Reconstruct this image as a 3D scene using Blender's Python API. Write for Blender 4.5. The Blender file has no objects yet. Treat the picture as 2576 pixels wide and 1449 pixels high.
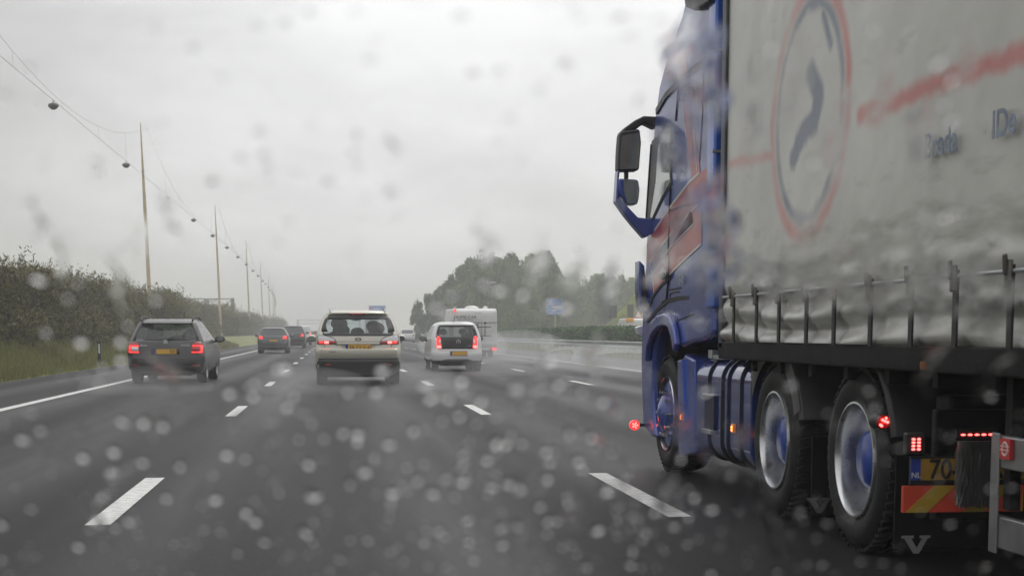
import bpy, bmesh, math, random
from mathutils import Vector, Matrix, Euler
R=math.radians; PI=math.pi
rnd=random.Random(7)
S=bpy.context.scene; COL=S.collection
HAZE=.0020; SKYLO=4.3; SKYHI=7.8; EXPO=0.2; ZEN=3.0
# ------------------------------------------------------------------ camera model (2576 x 1449 picture units)
F=3850.0; HCAM=1.14; PITCH=R(6.0); YAW=math.atan(452*math.cos(PITCH)/F)
YC=838+F*math.tan(PITCH)
cam=bpy.data.objects.new('camera',bpy.data.cameras.new('camera')); COL.objects.link(cam); S.camera=cam
cam.location=(0,0,HCAM); cam.rotation_euler=(PI/2-PITCH,0,-YAW)
cam.data.sensor_width=36; cam.data.lens=36*F/2576; cam.data.shift_y=(YC-724.5)/2576
cam.data.clip_end=6000; cam.data.clip_start=0.02
cam.data.dof.use_dof=True; cam.data.dof.focus_distance=18; cam.data.dof.aperture_fstop=cam.data.lens/6.2
CM=cam.rotation_euler.to_matrix()
def ray(x,y): return CM@Vector(((x-1288)/F,-(y-YC)/F,-1))
def onX(x,y,X):
    d=ray(x,y); return Vector((0,0,HCAM))+d*(X/d.x)
def onY(x,y,Y):
    d=ray(x,y); return Vector((0,0,HCAM))+d*(Y/d.y)
def c1(x,y): return ((2240+x/3.019)/1.3874,(y/3.019)/1.3874)
def c2(x,y): return ((2120+x/2.8975)/1.3874,(360+y/2.8975)/1.3874)
def c5(x,y): return ((2200+x/3.6225)/1.3874,(850+y/3.6225)/1.3874)
def off(Y): return -4.8e-5*(Y-150)**2 if Y>150 else 0.0
# ------------------------------------------------------------------ materials
MATS={}
def mat(name,col,rough=.5,metal=0,spec=.5,var=0,scale=8,bump=0,bscale=60,coat=0,emis=None,es=0,dirt=None,dirtz=None):
    if name in MATS: return MATS[name]
    m=bpy.data.materials.new(name); m.use_nodes=True; nt=m.node_tree; N=nt.nodes; L=nt.links
    b=N['Principled BSDF']; b.inputs['Base Color'].default_value=(*col,1); b.inputs['Roughness'].default_value=rough
    b.inputs['Metallic'].default_value=metal; b.inputs['Specular IOR Level'].default_value=spec
    if coat: b.inputs['Coat Weight'].default_value=coat; b.inputs['Coat Roughness'].default_value=.06
    if emis: b.inputs['Emission Color'].default_value=(*emis,1); b.inputs['Emission Strength'].default_value=es
    if var or bump or dirt:
        tc=N.new('ShaderNodeTexCoord')
    if var:
        n=N.new('ShaderNodeTexNoise'); n.inputs['Scale'].default_value=scale; n.inputs['Detail'].default_value=6
        L.new(tc.outputs['Object'],n.inputs['Vector'])
        mr=N.new('ShaderNodeMapRange'); mr.inputs['From Min'].default_value=.3; mr.inputs['From Max'].default_value=.7
        mr.inputs['To Min'].default_value=1-var; mr.inputs['To Max'].default_value=1+var
        L.new(n.outputs['Fac'],mr.inputs['Value'])
        mx=N.new('ShaderNodeMix'); mx.data_type='RGBA'; mx.blend_type='MULTIPLY'; mx.inputs['Factor'].default_value=1
        mx.inputs['A'].default_value=(*col,1); L.new(mr.outputs['Result'],mx.inputs['B'])
        L.new(mx.outputs['Result'],b.inputs['Base Color'])
        r2=N.new('ShaderNodeMapRange'); r2.inputs['To Min'].default_value=max(rough-.1,.02); r2.inputs['To Max'].default_value=min(rough+.15,1)
        L.new(n.outputs['Fac'],r2.inputs['Value']); L.new(r2.outputs['Result'],b.inputs['Roughness'])
        last=mx.outputs['Result']
    if dirt:   # road grime splashed over the panels in irregular patches
        n3=N.new('ShaderNodeTexNoise'); n3.inputs['Scale'].default_value=3.0; n3.inputs['Detail'].default_value=8; n3.inputs['Roughness'].default_value=.65
        L.new(tc.outputs['Object'],n3.inputs['Vector'])
        m3=N.new('ShaderNodeMapRange'); m3.inputs['From Min'].default_value=.45; m3.inputs['From Max'].default_value=.75; m3.inputs['To Max'].default_value=dirt
        L.new(n3.outputs['Fac'],m3.inputs['Value'])
        mx3=N.new('ShaderNodeMix'); mx3.data_type='RGBA'; mx3.inputs['B'].default_value=(.09,.085,.08,1)
        L.new(m3.outputs['Result'],mx3.inputs['Factor'])
        if var: L.new(last,mx3.inputs['A'])
        else: mx3.inputs['A'].default_value=(*col,1)
        L.new(mx3.outputs['Result'],b.inputs['Base Color'])
    if bump:
        n2=N.new('ShaderNodeTexNoise'); n2.inputs['Scale'].default_value=bscale; n2.inputs['Detail'].default_value=4
        L.new(tc.outputs['Object'],n2.inputs['Vector'])
        bp=N.new('ShaderNodeBump'); bp.inputs['Strength'].default_value=bump; bp.inputs['Distance'].default_value=.02
        L.new(n2.outputs['Fac'],bp.inputs['Height']); L.new(bp.outputs['Normal'],b.inputs['Normal'])
    MATS[name]=m; return m
def glassmat(name,tint,op,rough=.03):
    m=bpy.data.materials.new(name); m.use_nodes=True; N=m.node_tree.nodes; L=m.node_tree.links; N.remove(N['Principled BSDF'])
    o=N['Material Output']; t=N.new('ShaderNodeBsdfTransparent'); t.inputs['Color'].default_value=(*tint,1)
    g=N.new('ShaderNodeBsdfGlossy'); g.inputs['Roughness'].default_value=rough; g.inputs['Color'].default_value=(.9,.9,.9,1)
    d=N.new('ShaderNodeBsdfDiffuse'); d.inputs['Color'].default_value=(.16,.17,.17,1)
    lw=N.new('ShaderNodeLayerWeight'); lw.inputs['Blend'].default_value=.5; pw=N.new('ShaderNodeMath'); pw.operation='POWER'; pw.inputs[1].default_value=4; L.new(lw.outputs['Facing'],pw.inputs[0]); fr=N.new('ShaderNodeMapRange'); fr.inputs['To Min'].default_value=.05; fr.inputs['To Max'].default_value=.75; L.new(pw.outputs[0],fr.inputs['Value'])
    mx=N.new('ShaderNodeMixShader'); L.new(fr.outputs['Result'],mx.inputs['Fac'])
    m2=N.new('ShaderNodeMixShader'); m2.inputs['Fac'].default_value=op
    L.new(t.outputs[0],m2.inputs[1]); L.new(d.outputs[0],m2.inputs[2]); L.new(m2.outputs[0],mx.inputs[1]); L.new(g.outputs[0],mx.inputs[2])
    L.new(mx.outputs[0],o.inputs['Surface']); return m
def paint(name,col,dirt=.25,rough=.3,metal=.0,coat=.6,**k): return mat(name,col,rough=rough,metal=metal,coat=coat,var=.06,scale=3,dirt=dirt,**k)
M_rubber=mat('rubber',(.013,.013,.014),.6,spec=.35,var=.3,scale=20,bump=.15,bscale=40)
M_black=mat('black_plastic',(.015,.015,.016),.45,var=.25,scale=6)
M_chassis=mat('chassis_black',(.006,.006,.007),.6,spec=.2,var=.3,scale=5,bump=.1)
M_dark=mat('dark_trim',(.03,.03,.033),.4,var=.2)
M_int=mat('interior_fabric',(.03,.034,.04),.85,var=.2)
M_alu=mat('polished_aluminium',(.62,.63,.64),.22,metal=1,var=.12,scale=9)
M_rim=mat('alloy',(.35,.35,.36),.35,metal=.8,var=.1)
M_galv=mat('galvanised_steel',(.42,.44,.45),.45,metal=.6,var=.15,scale=4,bump=.05)
M_pole=mat('pole_coating',(.58,.47,.33),.55,var=.18,scale=1.2)
M_yplate=mat('plate_yellow',(.75,.42,.05),.4,var=.05)
M_euro=mat('plate_blue',(.03,.06,.35),.4)
M_char=mat('plate_black',(.012,.012,.012),.5)
M_white=mat('white_letter',(.7,.7,.7),.5)
M_red=mat('lens_red',(.35,.01,.012),.15,coat=.4)
M_redlit=mat('lens_red_lit',(.6,.02,.02),.2,emis=(1,.03,.03),es=1.6)
M_redhot=mat('lens_red_bright',(.8,.1,.1),.2,emis=(1,.10,.09),es=5)
M_amber=mat('marker_amber',(.8,.22,.02),.25,emis=(1,.25,.03),es=1.0)
M_clear=mat('lens_clear',(.66,.66,.68),.15,coat=.5)
M_mirror=mat('mirror_glass',(.25,.28,.27),.1,metal=1)
M_glass=glassmat('tinted_glass',(.80,.86,.88),.05)
M_screen=glassmat('windscreen_glass',(.9,.95,.95),.0)
M_glassd=glassmat('dark_glass',(.16,.18,.18),.45)
M_winopaque=mat('far_window',(.05,.055,.06),.12,coat=.3)
# ------------------------------------------------------------------ mesh builder
class MB:
    def __init__(s): s.v=[]; s.f=[]; s.m=[]
    def add(s,vs,fs,mi=0):
        b=len(s.v); s.v+= [tuple(v) for v in vs]; s.f+=[tuple(b+i for i in f) for f in fs]; s.m+=[mi]*len(fs); return s
    def box(s,c,d,mi=0,rot=None):
        cx,cy,cz=c; x,y,z=d[0]/2,d[1]/2,d[2]/2
        vs=[Vector((a,b,e)) for a in(-x,x) for b in(-y,y) for e in(-z,z)]
        if rot is not None: vs=[rot@v for v in vs]
        vs=[v+Vector(c) for v in vs]
        return s.add(vs,[(0,1,3,2),(4,6,7,5),(0,4,5,1),(2,3,7,6),(0,2,6,4),(1,5,7,3)],mi)
    def bx(s,x0,x1,y0,y1,z0,z1,mi=0): return s.box(((x0+x1)/2,(y0+y1)/2,(z0+z1)/2),(x1-x0,y1-y0,z1-z0),mi)
    def tube(s,pts,r,n=8,mi=0,caps=True):
        pts=[Vector(p) for p in pts]; rs=r if isinstance(r,(list,tuple)) else [r]*len(pts); vs=[]
        up=None
        for i,p in enumerate(pts):
            t=(pts[min(i+1,len(pts)-1)]-pts[max(i-1,0)]).normalized()
            if up is None: up=Vector((0,0,1)) if abs(t.z)<.9 else Vector((1,0,0))
            a=t.cross(up).normalized(); b=a.cross(t).normalized(); up=b
            for k in range(n):
                q=2*PI*k/n; vs.append(p+(a*math.cos(q)+b*math.sin(q))*rs[i])
        fs=[]
        for i in range(len(pts)-1):
            for k in range(n): fs.append((i*n+k,i*n+(k+1)%n,(i+1)*n+(k+1)%n,(i+1)*n+k))
        if caps: fs+= [tuple(range(n))[::-1],tuple((len(pts)-1)*n+k for k in range(n))]
        return s.add(vs,fs,mi)
    def lathe(s,prof,c,axis='X',n=48,mi=0,a0=0,a1=2*PI):   # prof: (axial, radius)
        c=Vector(c); full=abs(a1-a0-2*PI)<1e-6; m=n if full else n+1; vs=[]
        for (a,r) in prof:
            for k in range(m):
                q=a0+(a1-a0)*k/n
                if axis=='X': vs.append(c+Vector((a,r*math.cos(q),r*math.sin(q))))
                elif axis=='Y': vs.append(c+Vector((r*math.cos(q),a,r*math.sin(q))))
                else: vs.append(c+Vector((r*math.cos(q),r*math.sin(q),a)))
        fs=[]
        for i in range(len(prof)-1):
            for k in range(m if full else m-1): fs.append((i*m+k,(i+1)*m+k,(i+1)*m+(k+1)%m,i*m+(k+1)%m))
        return s.add(vs,fs,mi)
    def prism(s,poly,d,mi=0):     # poly: 3D points, extruded along vector d
        n=len(poly); d=Vector(d); vs=[Vector(p) for p in poly]+[Vector(p)+d for p in poly]
        return s.add(vs,[tuple(range(n))[::-1],tuple(range(n,2*n))]+[(i,(i+1)%n,n+(i+1)%n,n+i) for i in range(n)],mi)
    def strip(s,path,w,d,nrm,mi=0):   # flat band following a path on a plane with normal nrm, width w, raised by d
        path=[Vector(p) for p in path]; nrm=Vector(nrm); A=[];B=[]
        for i,p in enumerate(path):
            t=(path[min(i+1,len(path)-1)]-path[max(i-1,0)]).normalized(); k=t.cross(nrm).normalized()*w/2
            A.append(p+k); B.append(p-k)
        return s.prism(A+B[::-1],nrm*d,mi)
    def ball(s,c,r,n=10,mi=0):
        rx,ry,rz=r if isinstance(r,(list,tuple)) else (r,r,r); vs=[];fs=[]
        for i in range(n+1):
            p=PI*i/n
            for k in range(2*n):
                q=PI*k/n; vs.append((c[0]+rx*math.sin(p)*math.cos(q),c[1]+ry*math.sin(p)*math.sin(q),c[2]+rz*math.cos(p)))
        for i in range(n):
            for k in range(2*n): fs.append((i*2*n+k,(i+1)*2*n+k,(i+1)*2*n+(k+1)%(2*n),i*2*n+(k+1)%(2*n)))
        return s.add(vs,fs,mi)
    def build(s,name,mats,parent=None,smooth=35,bevel=0,seg=2):
        me=bpy.data.meshes.new(name); me.from_pydata(s.v,[],s.f)
        if not isinstance(mats,(list,tuple)): mats=[mats]
        for m in mats: me.materials.append(m)
        me.polygons.foreach_set('material_index',s.m)
        bm=bmesh.new(); bm.from_mesh(me); bmesh.ops.remove_doubles(bm,verts=bm.verts,dist=1e-5)
        bmesh.ops.recalc_face_normals(bm,faces=bm.faces); bm.to_mesh(me); bm.free()
        if smooth: me.shade_smooth(); me.set_sharp_from_angle(angle=R(smooth))
        o=bpy.data.objects.new(name,me); COL.objects.link(o)
        if parent: o.parent=parent
        if bevel:
            b=o.modifiers.new('bevel','BEVEL'); b.width=bevel; b.segments=seg; b.limit_method='ANGLE'; b.angle_limit=R(40)
            me.shade_smooth()
            w=o.modifiers.new('wn','WEIGHTED_NORMAL'); w.keep_sharp=False
        return o
def tag(o,label=None,cat=None,group=None,kind=None):
    if label: o['label']=label
    if cat: o['category']=cat
    if group: o['group']=group
    if kind: o['kind']=kind
    return o
def empty(name,loc=(0,0,0),rz=0):
    o=bpy.data.objects.new(name,None); COL.objects.link(o); o.location=loc; o.rotation_euler=(0,0,rz); o.empty_display_size=.2; return o
def copy_tree(o,parent=None):
    c=o.copy(); COL.objects.link(c); c.parent=parent
    for ch in list(o.children): copy_tree(ch,c)
    return c
def text(name,body,size,m,parent,loc,rot,depth=.002,bold=0,sx=1):
    cu=bpy.data.curves.new(name,'FONT'); cu.body=body; cu.size=size; cu.extrude=depth; cu.offset=bold; cu.align_x='CENTER'; cu.align_y='CENTER'
    t=bpy.data.objects.new('tmp',cu); COL.objects.link(t)
    dg=bpy.context.evaluated_depsgraph_get(); me=bpy.data.meshes.new_from_object(t.evaluated_get(dg)); bpy.data.objects.remove(t); bpy.data.curves.remove(cu)
    me.materials.clear(); me.materials.append(m)
    o=bpy.data.objects.new(name,me); COL.objects.link(o); o.location=loc; o.rotation_euler=rot; o.scale=(sx,1,1)
    if parent: o.parent=parent
    return o
REAR=(PI/2,0,0)      # text standing up and read from -Y
# ================================================================== SETTING
def grid(name,xs,ys,zf,m,curve=True,smooth=True):
    vs=[];fs=[];nx=len(xs)
    for y in ys:
        for x in xs: vs.append((x+(off(y) if curve else 0),y,zf(x,y)))
    for j in range(len(ys)-1):
        for i in range(nx-1): fs.append((j*nx+i,j*nx+i+1,(j+1)*nx+i+1,(j+1)*nx+i))
    me=bpy.data.meshes.new(name); me.from_pydata(vs,[],fs); me.materials.append(m)
    if smooth: me.shade_smooth()
    o=bpy.data.objects.new(name,me); COL.objects.link(o); return o
def sstep(a,b,x):
    t=min(max((x-a)/(b-a),0),1); return t*t*(3-2*t)
def noise2(x,y): return math.sin(x*1.3+y*.21)*.5+math.sin(x*.37-y*.53+1.7)*.5
def gz(x,y):
    if x<-7.6:
        h=.78*sstep(-7.8,-10.2,x)*-1 if False else .78*sstep(7.8,10.2,-x)
        return h+.05*noise2(x*2,y)*sstep(7.8,9,-x)-.012
    if x>12.9:
        return -.012+.04*noise2(x,y)*sstep(12.9,14,x)
    return -.02
m_grass=mat('grass_ground',(.075,.085,.030),.9,spec=.2)
def grassmat():
    m=bpy.data.materials.new('verge_grass'); m.use_nodes=True; N=m.node_tree.nodes; L=m.node_tree.links; b=N['Principled BSDF']
    tc=N.new('ShaderNodeTexCoord'); n=N.new('ShaderNodeTexNoise'); n.inputs['Scale'].default_value=.35; n.inputs['Detail'].default_value=10; n.inputs['Roughness'].default_value=.7
    L.new(tc.outputs['Object'],n.inputs['Vector'])
    r=N.new('ShaderNodeValToRGB'); e=r.color_ramp.elements; e[0].position=.3; e[0].color=(.10,.11,.03,1); e[1].position=.7; e[1].color=(.27,.285,.075,1)
    L.new(n.outputs['Fac'],r.inputs['Fac']); L.new(r.outputs['Color'],b.inputs['Base Color']); b.inputs['Roughness'].default_value=.85
    return m
M_grass=grassmat()
xs=[-900,-400,-150,-60,-30,-20,-16,-14,-12.5,-11,-10.4,-9.8,-9.2,-8.7,-8.2,-7.8,-7.5,0,5,12.7,13,13.6,14.5,17,20,30,60,150,400,900]
ys=[-65,-20]+[i*4 for i in range(0,60)]+[240+i*20 for i in range(40)]+[1200]
tag(grid('ground',xs,ys,gz,M_grass),kind='structure')
# asphalt
def asphalt():
    m=bpy.data.materials.new('wet_asphalt'); m.use_nodes=True; N=m.node_tree.nodes; L=m.node_tree.links; b=N['Principled BSDF']
    tc=N.new('ShaderNodeTexCoord')
    fine=N.new('ShaderNodeTexNoise'); fine.inputs['Scale'].default_value=38; fine.inputs['Detail'].default_value=5; fine.inputs['Roughness'].default_value=.75
    mp=N.new('ShaderNodeMapping'); mp.inputs['Scale'].default_value=(1.2,.05,1)
    big=N.new('ShaderNodeTexNoise'); big.inputs['Scale'].default_value=1.0; big.inputs['Detail'].default_value=5
    L.new(tc.outputs['Object'],fine.inputs['Vector']); L.new(tc.outputs['Object'],mp.inputs['Vector']); L.new(mp.outputs['Vector'],big.inputs['Vector'])
    cr=N.new('ShaderNodeValToRGB'); e=cr.color_ramp.elements; e[0].position=.35; e[0].color=(.004,.004,.0045,1); e[1].position=.68; e[1].color=(.023,.023,.025,1)
    L.new(fine.outputs['Fac'],cr.inputs['Fac'])
    mr=N.new('ShaderNodeMapRange'); mr.inputs['From Min'].default_value=.3; mr.inputs['From Max'].default_value=.7; mr.inputs['To Min'].default_value=.68; mr.inputs['To Max'].default_value=1.32
    L.new(big.outputs['Fac'],mr.inputs['Value'])
    mx=N.new('ShaderNodeMix'); mx.data_type='RGBA'; mx.blend_type='MULTIPLY'; mx.inputs['Factor'].default_value=1
    L.new(cr.outputs['Color'],mx.inputs['A']); L.new(mr.outputs['Result'],mx.inputs['B']); L.new(mx.outputs['Result'],b.inputs['Base Color'])
    rr=N.new('ShaderNodeMapRange'); rr.inputs['From Min'].default_value=.3; rr.inputs['From Max'].default_value=.7; rr.inputs['To Min'].default_value=.50; rr.inputs['To Max'].default_value=.70
    L.new(big.outputs['Fac'],rr.inputs['Value']); sx_=N.new('ShaderNodeSeparateXYZ'); L.new(tc.outputs['Object'],sx_.inputs[0]); m1=N.new('ShaderNodeMath'); m1.operation='MULTIPLY_ADD'; m1.inputs[1].default_value=2*PI/1.765; m1.inputs[2].default_value=.4; L.new(sx_.outputs['X'],m1.inputs[0])
    m2=N.new('ShaderNodeMath'); m2.operation='COSINE'; L.new(m1.outputs[0],m2.inputs[0]); m3=N.new('ShaderNodeMath'); m3.operation='MULTIPLY_ADD'; m3.inputs[1].default_value=.07; L.new(m2.outputs[0],m3.inputs[0]); L.new(rr.outputs['Result'],m3.inputs[2]); L.new(m3.outputs[0],b.inputs['Roughness']); b.inputs['Specular IOR Level'].default_value=.2
    bp=N.new('ShaderNodeBump'); bp.inputs['Strength'].default_value=.5; bp.inputs['Distance'].default_value=.006
    L.new(fine.outputs['Fac'],bp.inputs['Height']); L.new(bp.outputs['Normal'],b.inputs['Normal'])
    return m
M_asph=asphalt()
ry=[-40,-10]+[i*10 for i in range(0,100)]+[1000]
tag(grid('road',[-7.65,-4.9,0,5,9,12.85],ry,lambda x,y:.004,M_asph),kind='structure')
M_mark=mat('road_paint',(.60,.60,.58),.5,var=.28,scale=14,bump=.2,bscale=50)
LE,LA,LB,LC,LD=-4.90,-1.40,2.13,5.66,9.15
mk=MB()
def quad(x0,x1,y0,y1,z=.009):
    n=max(1,int((y1-y0)/20)); 
    for i in range(n):
        a=y0+(y1-y0)*i/n; b=y0+(y1-y0)*(i+1)/n
        mk.add([(x0+off(a),a,z),(x1+off(a),a,z),(x1+off(b),b,z),(x0+off(b),b,z)],[(0,1,2,3)])
quad(LE-.09,LE+.09,-30,700); quad(LD-.09,LD+.09,-30,700)
for i in range(-2,58):
    y=9.25+i*12.05
    for x in (LA,LB,LC): quad(x-.075,x+.075,y,y+3)
tag(mk.build('road_markings',M_mark,smooth=0),kind='structure')
# ------------------------------------------------------------------ foliage
def leafmat(name,c0,c1):
    m=bpy.data.materials.new(name); m.use_nodes=True; N=m.node_tree.nodes; L=m.node_tree.links; b=N['Principled BSDF']
    at=N.new('ShaderNodeAttribute'); at.attribute_name='tone'
    r=N.new('ShaderNodeValToRGB'); e=r.color_ramp.elements; e[0].color=(*c0,1); e[1].color=(*c1,1)
    L.new(at.outputs['Fac'],r.inputs['Fac']); L.new(r.outputs['Color'],b.inputs['Base Color']); b.inputs['Roughness'].default_value=.6; b.inputs['Specular IOR Level'].default_value=.3
    return m
M_leafL=leafmat('shrub_leaves',(.026,.025,.008),(.20,.18,.052))
M_leafR=leafmat('poplar_leaves',(.035,.055,.016),(.22,.29,.085))
M_leafH=leafmat('hedge_leaves',(.030,.075,.026),(.12,.22,.075))
M_conif=leafmat('conifer_needles',(.02,.028,.022),(.05,.062,.05))
M_bark=mat('bark',(.06,.05,.04),.9,var=.3,scale=6,bump=.4,bscale=12)
def leaves(name,clumps,n,size,m,parent=None,seed=1,up=.2,fill=.5,asp=1.8,sweep=(0,0)):
    r=random.Random(seed); vs=[];fs=[];tone=[]
    wts=[c[3]*c[4]*c[5] for c in clumps]; tot=sum(wts)
    for c,w in zip(clumps,wts):
        k=max(4,int(n*w/tot)); base=r.uniform(.05,.85)
        for _ in range(k):
            z=r.uniform(-1,1); a=r.uniform(0,2*PI); q=math.sqrt(1-z*z); rad=fill+(1-fill)*r.random()**.6
            rad*=1+.18*math.sin(5*a+c[0])*math.cos(4*z+c[1])+r.gauss(0,.05)
            p=Vector((c[0]+c[3]*q*math.cos(a)*rad,c[1]+c[4]*q*math.sin(a)*rad,c[2]+c[5]*z*rad))
            d=Vector((r.gauss(0,1)+sweep[0],r.gauss(0,1),r.gauss(0,1)+up+sweep[1])).normalized(); t=d.cross(Vector((r.gauss(0,1),r.gauss(0,1),r.gauss(0,1)))).normalized()
            s=size*r.uniform(.6,1.4); d*=s*asp/2; t*=s/2; b=len(vs)
            vs+= [p-d,p+t*.9,p+d,p-t*.9]; fs.append((b,b+1,b+2,b+3)); tone.append(min(1,max(0,base+r.gauss(0,.22))))
    me=bpy.data.meshes.new(name); me.from_pydata([tuple(v) for v in vs],[],fs); me.materials.append(m)
    a=me.attributes.new('tone','FLOAT','FACE'); a.data.foreach_set('value',tone)
    o=bpy.data.objects.new(name,me); COL.objects.link(o)
    if parent: o.parent=parent
    return o
# shrub prototypes: many-stemmed, about 4 m wide, 3 m high
def make_shrub(seed,w=2.3,h=2.9,n=26000,m=None,size=.044):
    r=random.Random(seed); root=empty('shrub'); cl=[]
    for i in range(16):
        a=r.uniform(0,2*PI); q=r.uniform(0,.75); cz=r.uniform(.25,.78)*h
        cl.append((w*q*math.cos(a),w*q*math.sin(a),cz,w*r.uniform(.30,.5),w*r.uniform(.30,.5),h*r.uniform(.16,.28)))
    for i in range(26):   # feathery shoots
        a=r.uniform(0,2*PI); q=r.uniform(0,.9); cl.append((w*q*math.cos(a)+.1,w*q*math.sin(a),h*r.uniform(.74,1.04),.11,.11,.42))
    cl.append((0,0,h*.25,w*.95,w*.95,h*.3))
    leaves('foliage',cl,n,size,m or M_leafL,root,seed,up=1.1,fill=.35,asp=3.6,sweep=(.5,0))
    st=MB()
    for i in range(7):
        a=r.uniform(0,2*PI); st.tube([(r.uniform(-.3,.3),r.uniform(-.3,.3),-.1),(w*.3*math.cos(a),w*.3*math.sin(a),h*.4),(w*.5*math.cos(a),w*.5*math.sin(a),h*.85)],[.05,.035,.01],6)
    st.build('stem',M_bark,root); return root
protoS=[make_shrub(s) for s in (11,12,13,14)]
used=set()
def inst(protos,k,loc,rz,sc,label,cat,group):
    p=protos[k]
    if id(p) not in used: used.add(id(p)); o=p
    else: o=copy_tree(p)
    o.location=loc; o.rotation_euler=(0,0,rz); o.scale=sc if isinstance(sc,(tuple,list)) else (sc,)*3
    return tag(o,label,cat,group)
r=random.Random(3)
# near hedge bank (the mass on the left edge) then the further row past the first gap
y=27.0;k=0
while y<99:
    for row in range(2):
        x=-11.4-row*2.6+r.uniform(-.35,.35); s=r.uniform(.95,1.16)*(1.0+.08*row)
        inst(protoS,r.randrange(4),(x,y+row*1.3,gz(x,y)-.1),r.uniform(0,6.3),(s,s,s*(.93+.1*row)),
             'olive shrub in the tall roadside thicket on the near left bank','shrub','shrubs of the near left thicket')
    y+=r.uniform(2.5,3.4)
y=112
while y<330:
    x=-14.6+r.uniform(-.6,.6); s=r.uniform(.98,1.32)
    inst(protoS,r.randrange(4),(x+off(y),y,gz(x,y)-.1),r.uniform(0,6.3),(s*1.3,s*1.3,s*1.06),
         'grey green shrub in the far row behind the light grass verge on the left','shrub','shrubs of the far left row')
    y+=r.uniform(4.0,5.5)
y=332
while y<620:
    x=-13.5+r.uniform(-.6,.6); s=r.uniform(1.2,1.6)
    inst(protoS,r.randrange(4),(x+off(y),y,gz(x,y)-.1),r.uniform(0,6.3),(s*1.3,s*1.6,s*1.05),
         'hazy shrub at the misty far end of the left row','shrub','shrubs fading into the mist')
    y+=9
# trees
def make_tree(seed,h=12,n=13000,m=None,kind='poplar'):
    r=random.Random(seed); root=empty('tree'); cl=[]
    tr=MB(); tr.tube([(0,0,-.2),(.1,0,h*.3),(.15,.1,h*.6),(.1,.1,h*.92)],[.24,.18,.11,.02],8)
    for i in range(34):
        f=r.uniform(.12,.90); a=r.uniform(0,2*PI); wid=(h*.25)*min(1,(1.03-f)*1.5)**.9*min(1,f*4); q=r.uniform(.15,.8)*wid
        s=h*r.uniform(.045,.09)
        cl.append((q*math.cos(a),q*math.sin(a),h*f,s,s,s*r.uniform(1.0,1.5)))
        if i%2==0: tr.tube([(0,0,h*f*.75),(q*.5*math.cos(a),q*.5*math.sin(a),h*f*.9),(q*math.cos(a),q*math.sin(a),h*f)],[.07,.05,.015],5)
    for i in range(34):   # ragged wind-combed shoots all over the upper crown
        a=r.uniform(0,2*PI); f=r.uniform(.45,.97); q=h*.25*min(1,(1.03-f)*1.5)**.9*r.uniform(.5,1.15); cl.append((q*math.cos(a)+.25,q*math.sin(a),h*f,h*.018,h*.018,h*r.uniform(.04,.075)))
    tr.build('trunk',M_bark,root)
    leaves('crown',cl,n,.24,m or M_leafR,root,seed,up=.9,fill=.25,asp=2.0,sweep=(.8,0)); return root
protoT=[make_tree(s) for s in (21,22,23)]
T=[(1052,758,210),(1078,742,205),(1108,722,215),(1135,690,200),(1163,668,205),(1190,650,212),(1222,626,200),(1252,648,208),(1288,640,200),(1318,655,212),(1343,640,203),(1372,634,206),(1398,668,215),
   (1415,700,230),(1442,708,240),(1475,702,250),(1505,690,255),(1535,698,245),(1562,690,262),(1592,700,250),(1625,690,260),(1660,690,255),(1150,720,190),(1205,700,188),(1265,705,190),(1330,700,190),(1385,715,195)]
ORD=['first','second','third','fourth','fifth','sixth','seventh','eighth','ninth','tenth','eleventh','twelfth','thirteenth','fourteenth','fifteenth','sixteenth','seventeenth','eighteenth','nineteenth','twentieth']
def nth(k): return ORD[k] if k<len(ORD) else 'far'
def treelabel(i):
    if i<13: return nth(i)+' tree crown from the left along the skyline of the tall poplar stand'
    if i<22: return nth(i-13)+' lower hazy tree counted from the blue sign toward the truck'
    return nth(i-22)+' shorter tree from the left in front of the tall poplar stand'
for i,(px,py,d) in enumerate(T):
    p=onY(px,py,d); hh=p.z+.3; sc=hh/12.2; w=sc*(1.0 if i<13 else 1.15)
    inst(protoT,i%3,(p.x,d,0),r.uniform(0,6.3),(w,w,sc),
         treelabel(i),'tree','poplars of the tall stand' if i<13 or i>21 else 'hazy trees behind the embankment')
def make_conifer(seed,h=10,n=3500):
    r=random.Random(seed); root=empty('conifer'); cl=[]
    for i in range(14):
        f=i/13; cl.append((r.uniform(-.2,.2),r.uniform(-.2,.2),h*(.15+.82*f),h*.22*(1-f)+.15,h*.22*(1-f)+.15,h*.06))
    t=MB(); t.tube([(0,0,-.2),(0,0,h*.95)],[.2,.02],6); t.build('trunk',M_bark,root)
    leaves('crown',cl,n,.28,M_conif,root,seed,up=-.2,fill=.2); return root
protoC=[make_conifer(s) for s in (31,32)]
for i,(px,py) in enumerate([(398,722),(408,726),(417,729),(426,731),(434,733),(442,737),(450,742),(457,748)]):
    d=205+4*(i%3); p=onY(px,py,d); sc=(p.z+.2)/10
    inst(protoC,i%2,(p.x,d,0),r.uniform(0,6.3),(sc*1.2,sc*1.2,sc),'dark hazy conifer in the clump peeping over the left thicket','conifer','conifers behind the left thicket')
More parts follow.
